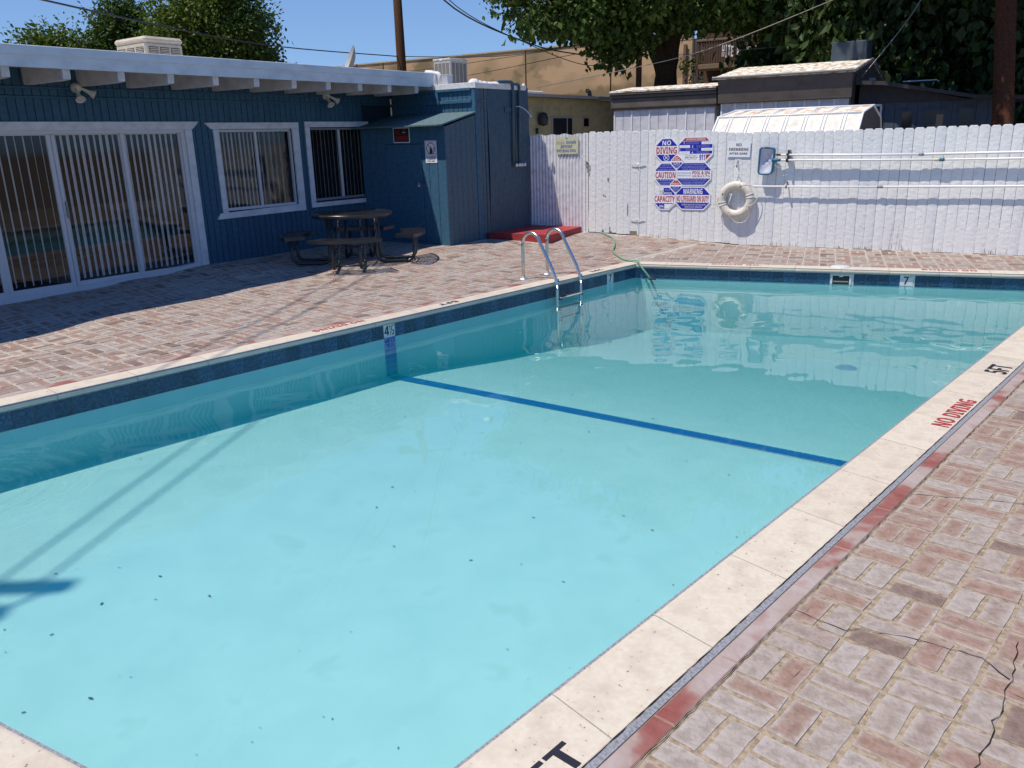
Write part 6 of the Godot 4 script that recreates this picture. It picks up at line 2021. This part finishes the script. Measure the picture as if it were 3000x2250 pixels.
func build_trees() -> void:
	var broad := leaf_clump(1, 26, 0.17, 0.55, 0.3)
	var fine := leaf_clump(2, 34, 0.12, 0.55, 0.1)
	var big := leaf_clump(3, 18, 0.24, 0.6, 0.5)
	var pine := leaf_clump(4, 40, 0.16, 0.5, 0.0)
	# the big tree behind the mobile homes
	var o := thing("shade_tree", "large spreading tree with a thick forked trunk rising behind the mobile homes", "tree", Transform3D(Basis(), Vector3(5.0, 0, -26.6)))
	limb(o, [Vector3(0, -0.2, 0), Vector3(-0.02, 2.2, 0), Vector3(0.0, 3.7, 0.0), Vector3(0.12, 4.6, 0.0), Vector3(0.2, 6.6, 0.2)], 0.42, 0.24, "trunk")
	limb(o, [Vector3(0.0, 3.5, 0.0), Vector3(-0.35, 4.3, 0.1), Vector3(-0.75, 4.75, 0.2), Vector3(-1.5, 5.4, 0.5), Vector3(-3.0, 6.2, 0.8)], 0.28, 0.10)
	limb(o, [Vector3(0.1, 4.6, 0), Vector3(0.9, 5.4, 0.2), Vector3(2.2, 6.2, 0.3), Vector3(3.6, 6.6, 0.2)], 0.2, 0.08)
	limb(o, [Vector3(0.15, 5.6, 0), Vector3(0.3, 6.6, -0.6), Vector3(0.8, 8.0, -1.0)], 0.2, 0.08)
	crown(o, [[-3.4, 5.7, 0.6, 1.5, 1.0, 1.6], [-2.2, 5.55, 1.2, 1.5, 0.9, 1.5], [-1.9, 6.7, 0.6, 2.4, 1.3, 2.2], [-0.9, 5.4, 1.0, 1.3, 0.65, 1.3], [-1.55, 4.75, 1.0, 0.8, 0.55, 0.9], [-1.75, 4.25, 1.0, 0.35, 0.4, 0.5], [0.9, 7.2, 0.4, 2.8, 1.8, 2.6], [2.2, 5.9, 0.4, 1.9, 0.85, 1.6], [1.1, 5.35, 0.6, 1.1, 0.55, 1.2], [3.9, 6.2, 0.2, 1.8, 1.0, 1.6], [3.2, 5.3, -0.2, 1.1, 0.5, 1.0], [-3.6, 7.6, 0.0, 2.0, 1.2, 2.0], [0, 9.0, 0, 3.6, 1.6, 3.0]], 5200, broad, M.leaf_mid, 0.95)
	# the dark group on the right
	var spots := [
		["dense dark green tree standing right of the gabled mobile home", Vector3(10.9, 0, -24.6), [[-1.3, 4.9, 0, 1.4, 1.3, 1.4], [-0.6, 3.4, 0.4, 1.1, 1.0, 1.2], [0.7, 5.0, 0, 1.6, 1.6, 1.6], [0.9, 3.1, 0.4, 1.5, 1.1, 1.3], [-0.3, 6.6, 0, 2.2, 1.4, 2.0], [2.0, 2.6, 0, 1.2, 1.0, 1.2]], 3400],
		["tall dark leafy tree behind the annex, nearest the reddish pole", Vector3(14.2, 0, -22.6), [[-0.9, 4.6, 0, 1.7, 1.6, 1.6], [0.8, 4.8, 0, 1.8, 1.6, 1.6], [-0.5, 2.6, 0.3, 1.7, 1.2, 1.4], [1.2, 2.5, 0.2, 1.6, 1.3, 1.4], [0, 6.8, 0, 2.6, 1.5, 2.2]], 3400],
		["dark shade tree at the right edge beyond the fence", Vector3(17.6, 0, -20.4), [[0, 4.8, 0, 2.2, 1.8, 2.0], [-1.0, 2.6, 0.2, 1.8, 1.5, 1.6], [1.5, 2.6, 0, 1.8, 1.5, 1.6], [0, 6.9, 0, 2.6, 1.5, 2.2]], 3000],
		["dark tree filling the back between the annex and the pine", Vector3(13.5, 0, -29.5), [[-3.0, 3.6, 0, 2.0, 1.6, 1.8], [0, 4.6, 0, 2.6, 2.2, 2.0], [2.6, 4.2, 0, 2.6, 2.4, 2.0], [-1.0, 7.2, 0, 2.8, 1.6, 2.2], [2.5, 7.4, 0, 3.0, 1.6, 2.4], [0.5, 2.2, 0.4, 3.4, 1.4, 1.2]], 3800],
	]
	for s in spots:
		o = thing("dark_tree", s[0], "tree", Transform3D(Basis(), s[1]), "dark trees on the right")
		limb(o, [Vector3(0, -0.2, 0), Vector3(0.1, 2.0, 0), Vector3(-0.25, 4.0, 0), Vector3(-0.5, 6.0, 0)], 0.27, 0.14, "trunk")
		limb(o, [Vector3(0.0, 2.6, 0), Vector3(0.6, 3.9, 0.2), Vector3(1.1, 5.4, 0.2)], 0.16, 0.07)
		crown(o, s[2], s[3], big, M.leaf_dark, 1.0)
	# tops out of the picture that keep this corner in shade
	o = thing("canopy_tree", "overhanging tall tree whose canopy shades the annex from above the picture", "tree", Transform3D(Basis(), Vector3(11.2, 0, -20.6)))
	limb(o, [Vector3(3.6, -0.2, 0.0), Vector3(3.5, 3.0, -0.1), Vector3(2.6, 6.5, 0), Vector3(1.0, 8.6, 0.2)], 0.3, 0.14, "trunk")
	crown(o, [[-1.8, 8.6, 1.6, 2.6, 1.1, 2.4], [1.4, 8.8, 0.8, 2.8, 1.2, 2.4], [-3.4, 8.8, 3.2, 1.8, 0.9, 1.8], [4.0, 8.6, -0.5, 2.4, 1.2, 2.2]], 3000, big, M.leaf_dark, 1.0)
	# pines far behind
	for q in [["yellow green pine standing behind the gabled roof, the nearer one", Vector3(10.6, 0, -37.0), 7.8], ["yellow green pine behind the balcony, further back", Vector3(14.0, 0, -43.0), 8.6], ["thin pine just left of the dark trees, behind the roof unit", Vector3(12.9, 0, -36.5), 6.2]]:
		o = thing("pine_tree", q[0], "tree", Transform3D(Basis(), q[1]), "pines behind the roofs")
		var hh: float = q[2]
		limb(o, [Vector3(0, -0.2, 0), Vector3(0.05, hh * 0.5, 0), Vector3(0, hh * 1.02, 0)], 0.22, 0.06, "trunk")
		var bl := []
		for k in 9:
			var y := hh * (0.40 + 0.07 * k)
			var w := hh * 0.24 * (1.25 - 0.09 * k)
			bl.append([rng.randf_range(-0.6, 0.6), y, rng.randf_range(-0.4, 0.4), w, 0.42, w])
		crown(o, bl, 1500, pine, M.leaf_pine, 1.0)
	# light green trees over the pool house roof
	var lt := [
		["feathery light green tree above the left end of the pool house roof", Vector3(-15.6, 0, -29.2), [[0.0, 4.3, 0, 1.5, 0.75, 1.4], [1.2, 4.7, 0, 1.0, 0.7, 1.0], [-1.2, 4.1, 0, 1.2, 0.7, 1.2], [0.4, 5.1, 0, 0.7, 0.5, 0.7], [0.4, 3.2, 0, 2.2, 0.8, 1.5]], 1300, "leaf_bright"],
		["middle of the light green trees, rising behind the beige cooler", Vector3(-12.9, 0, -29.8), [[-0.3, 5.2, 0, 0.9, 1.2, 0.9], [0.9, 4.8, 0, 1.2, 1.0, 1.1], [-0.9, 4.4, 0, 1.0, 0.8, 1.0], [0.2, 6.0, 0, 0.4, 0.7, 0.4], [2.0, 4.3, 0, 0.9, 0.9, 0.9], [0.2, 3.2, 0, 2.2, 0.9, 1.5]], 1500, "leaf_mid"],
		["tallest light green drooping tree right of the beige cooler", Vector3(-9.3, 0, -28.6), [[-0.2, 5.6, 0, 1.3, 1.1, 1.2], [0.8, 5.0, 0, 1.1, 1.0, 1.1], [-1.2, 5.0, 0, 1.1, 0.9, 1.1], [0.1, 6.8, 0, 1.2, 0.8, 1.1], [-0.4, 4.2, 0, 1.6, 0.8, 1.3], [1.4, 4.15, 0, 0.6, 0.7, 0.6], [0.2, 3.3, 0, 1.9, 0.8, 1.4]], 2200, "leaf_bright"],
	]
	for s in lt:
		o = thing("light_tree", s[0], "tree", Transform3D(Basis(), s[1]), "light green trees behind the pool house")
		limb(o, [Vector3(0, -0.2, 0), Vector3(0.1, 2.2, 0), Vector3(0.0, 4.0, 0), Vector3(0.15, 5.6, 0)], 0.2, 0.05, "trunk")
		limb(o, [Vector3(0, 2.8, 0), Vector3(0.8, 4.0, 0.1), Vector3(1.2, 4.9, 0.1)], 0.09, 0.03)
		crown(o, s[2], s[3], fine, M[s[4]], 0.95)

# ------------------------------------------------------------------ poles and wires
func sag(a: Vector3, b: Vector3, d: float, n := 20) -> Array:
	var out := []
	for i in n + 1:
		var u := float(i) / n
		out.append(a.lerp(b, u) - Vector3(0, d * 4.0 * u * (1.0 - u), 0))
	return out

func build_wires() -> void:
	var o := thing("utility_pole", "dark brown wooden utility pole rising behind the pool house roof", "utility pole", Transform3D(Basis(), Vector3(-3.38, 0, -28.95)))
	var st := mb(true)
	tube(st, [Vector3(0, -0.3, 0), Vector3(0, 4.0, 0), Vector3(-0.02, 9.6, 0)], [0.17, 0.155, 0.12], 16)
	obj("pole", st, M.pole_wood, o)
	bx("cross_arm", Vector3(-1.0, 9.0, -0.06), Vector3(1.0, 9.12, 0.06), M.pole_wood, o, Transform3D(), 0.01)
	o = thing("utility_pole", "reddish wooden utility pole at the right edge behind the fence", "utility pole")
	st = mb(true)
	tube(st, [Vector3(9.74, -0.3, -16.0), Vector3(9.80, 1.8, -16.7), Vector3(9.94, 4.2, -17.42), Vector3(10.2, 9.0, -18.9)], [0.20, 0.19, 0.185, 0.14], 16)
	obj("pole", st, M.pole_red, o)
	o = thing("thin_pole", "slim dark pole standing left of the big tree trunk", "pole", Transform3D(Basis(), Vector3(3.97, 0, -25.5)))
	tb("pole", [Vector3(0, -0.2, 0), Vector3(0.02, 4.9, 0)], 0.085, M.pole_wood, o, 10)
	# the pole beside the photographer, of which only the shadow lies in the picture
	o = thing("utility_pole", "utility pole with cross arm beside the pool whose shadow falls on the water", "utility pole", Transform3D(Basis(), Vector3(-8.7, 0, -2.75)))
	tb("pole", [Vector3(0, -0.2, 0), Vector3(0, 10.2, 0)], [0.17, 0.13], M.pole_wood, o, 12)
	bx("cross_arm", Vector3(-1.85, 8.92, -0.07), Vector3(1.80, 9.08, 0.07), M.pole_wood, o, Transform3D(), 0.01)
	for x in [1.15, 1.45, -1.4]:
		st = mb(true)
		lathe(st, [Vector2(0.0, 0.0), Vector2(0.05, 0.0), Vector2(0.06, 0.08), Vector2(0.03, 0.12), Vector2(0.055, 0.18), Vector2(0.0, 0.22)], 10, Transform3D(Basis(), Vector3(x, 9.08, 0)))
		obj("insulator", st, M.dark_iron, o)
	st = mb(true)
	lathe(st, [Vector2(0.0, -0.2), Vector2(0.11, -0.2), Vector2(0.12, 0.12), Vector2(0.0, 0.14)], 12, Transform3D(Basis(), Vector3(1.55, 8.75, 0.28)))
	obj("lightning_arrester", st, M.dark_iron, o)
	tb("jumper", smooth_path([Vector3(1.45, 9.3, 0), Vector3(1.6, 9.22, 0.05), Vector3(1.62, 9.0, 0.15), Vector3(1.55, 8.9, 0.25)], 5), 0.02, M.wire, o, 6)
	var W := [
		["power_line", "upper overhead power line crossing the pool, the left one of the pair", [Vector3(-7.5, 9.3, -2.75), Vector3(-3.7, 9.2, -28.95)], 0.25, 0.016, M.wire],
		["power_line", "overhead power line crossing the pool, the right one of the pair", [Vector3(-7.22, 9.3, -2.75), Vector3(-3.0, 9.2, -28.95)], 0.30, 0.016, M.wire],
		["telephone_cable", "thick black cable sloping down over the pool house roof to the brown pole", [Vector3(-9.6, 4.62, -9.0), Vector3(-7.32, 4.16, -14.28), Vector3(-6.54, 4.47, -23.77), Vector3(-3.45, 4.55, -28.9)], 0.0, 0.017, M.wire],
		["telephone_cable", "black cable running from the brown pole along the tan warehouse to the big tree", [Vector3(-3.4, 4.55, -28.9), Vector3(-0.2, 4.45, -28.6), Vector3(2.0, 4.62, -28.0), Vector3(4.8, 4.95, -26.9)], 0.0, 0.014, M.wire],
		["service_wire", "thin wire under the cable against the tan warehouse", [Vector3(-3.4, 4.05, -28.9), Vector3(-0.2, 4.35, -28.4), Vector3(2.2, 4.60, -27.8), Vector3(4.8, 5.0, -26.9)], 0.0, 0.010, M.wire],
		["service_wire", "lower thin wire crossing the warehouse behind the grey cooler", [Vector3(-3.4, 3.6, -28.9), Vector3(-0.4, 3.95, -28.0), Vector3(2.5, 4.35, -27.2), Vector3(4.8, 4.55, -26.9)], 0.0, 0.010, M.wire],
		["drop_cable", "thicker black drop cable descending from the sky to the big tree", [Vector3(-2.1, 6.4, -16.0), Vector3(-1.42, 5.16, -21.89), Vector3(0.95, 4.72, -28.03), Vector3(2.6, 4.5, -29.4)], 0.0, 0.020, M.wire],
		["drop_cable", "thinner black drop cable descending from the sky to the big tree", [Vector3(-1.98, 6.45, -16.0), Vector3(-1.36, 5.22, -21.89), Vector3(0.9, 4.70, -28.03), Vector3(2.9, 4.15, -29.4), Vector3(4.0, 4.3, -28)], 0.0, 0.012, M.wire],
		["guy_wire", "pale wire rising from the cottage roof past the big trunk towards the reddish pole", [Vector3(0.9, 3.1, -22.2), Vector3(3.1, 3.52, -23.5), Vector3(5.6, 4.05, -24.0), Vector3(8.4, 5.0, -23.0), Vector3(9.9, 5.6, -17.8)], 0.0, 0.011, M.wire_pale],
		["service_wire", "pale wire crossing in front of the dark trees, the upper one", [Vector3(4.7, 4.55, -26.9), Vector3(8.3, 4.7, -26.5), Vector3(12.0, 4.85, -26.0)], 0.0, 0.012, M.wire_pale],
		["service_wire", "pale wire crossing in front of the dark trees, the lower one", [Vector3(4.7, 4.15, -26.9), Vector3(8.3, 4.3, -26.5), Vector3(12.0, 4.5, -26.0)], 0.0, 0.010, M.wire_pale],
		["service_wire", "pale drop wire slanting up from the gable end to the top right corner", [Vector3(8.0, 2.95, -19.3), Vector3(9.3, 4.3, -20.0), Vector3(10.2, 5.6, -20.6)], 0.0, 0.010, M.wire_pale],
	]
	for w in W:
		o = thing(w[0], w[1], "wire")
		var pts: Array = sag(w[2][0], w[2][1], w[3]) if w[2].size() == 2 else smooth_path(w[2], 8)
		tb("strand", pts, w[4], w[5], o, 6)

# ------------------------------------------------------------------ everything
func _ready() -> void:
	rng.seed = 7
	pool_t = frame(POOL_O, POOL_S.normalized())
	house_t = frame(HOUSE_O, HOUSE_S.normalized())
	fence_t = frame(FENCE_O, FENCE_S.normalized())
	var corner := pool_t * Vector3(8.49, 0, 0)
	var far := pool_t * Vector3(10.65, 0, 5.35)
	end_t = frame(corner, (far - corner).normalized())

	var cam := Camera3D.new()
	cam.name = "camera"
	cam.transform = Transform3D(Basis(Vector3(0.9996223, -0.0263126, 0.0079330), Vector3(0.0274824, 0.9570713, -0.2885469), Vector3(0.0, 0.2886559, 0.9574329)).orthonormalized(), Vector3(0, EYE, 0))
	cam.fov = 50.623
	cam.far = 2000.0
	cam.current = true
	add_child(cam)

	var sky_m := ProceduralSkyMaterial.new()
	sky_m.sky_top_color = lin(0.05, 0.16, 0.50)
	sky_m.sky_horizon_color = lin(0.34, 0.56, 0.84)
	sky_m.sky_curve = 0.14
	sky_m.ground_bottom_color = lin(0.16, 0.13, 0.10)
	sky_m.ground_horizon_color = lin(0.30, 0.28, 0.26)
	sky_m.sun_angle_max = 14.0
	var sky := Sky.new()
	sky.sky_material = sky_m
	var env := Environment.new()
	env.background_mode = Environment.BG_SKY
	env.sky = sky
	env.tonemap_mode = Environment.TONE_MAPPER_LINEAR
	env.tonemap_exposure = 1.12
	env.sdfgi_enabled = true
	env.ssao_enabled = true
	env.ssil_enabled = true
	env.volumetric_fog_enabled = true
	env.volumetric_fog_density = 0.0
	var we := WorldEnvironment.new()
	we.name = "sky"
	we.environment = env
	add_child(we)
	var sun := DirectionalLight3D.new()
	sun.name = "sun"
	sun.light_color = Color(1.0, 0.96, 0.90)
	sun.light_energy = 1.45
	sun.light_angular_distance = 0.53
	sun.shadow_enabled = true
	sun.basis = Basis.looking_at(SUN_DIR.normalized(), Vector3.UP)
	add_child(sun)

	make_materials()
	build_decks()
	build_pool()
	build_coping()
	build_water()
	build_house()
	build_closet_and_shower_room()
	build_fence()
	build_neighbours()
	build_trees()
	build_signs()
	build_fence_gear()
	build_ladder()
	build_hose()
	build_table()
	build_roof_units()
	build_wires()
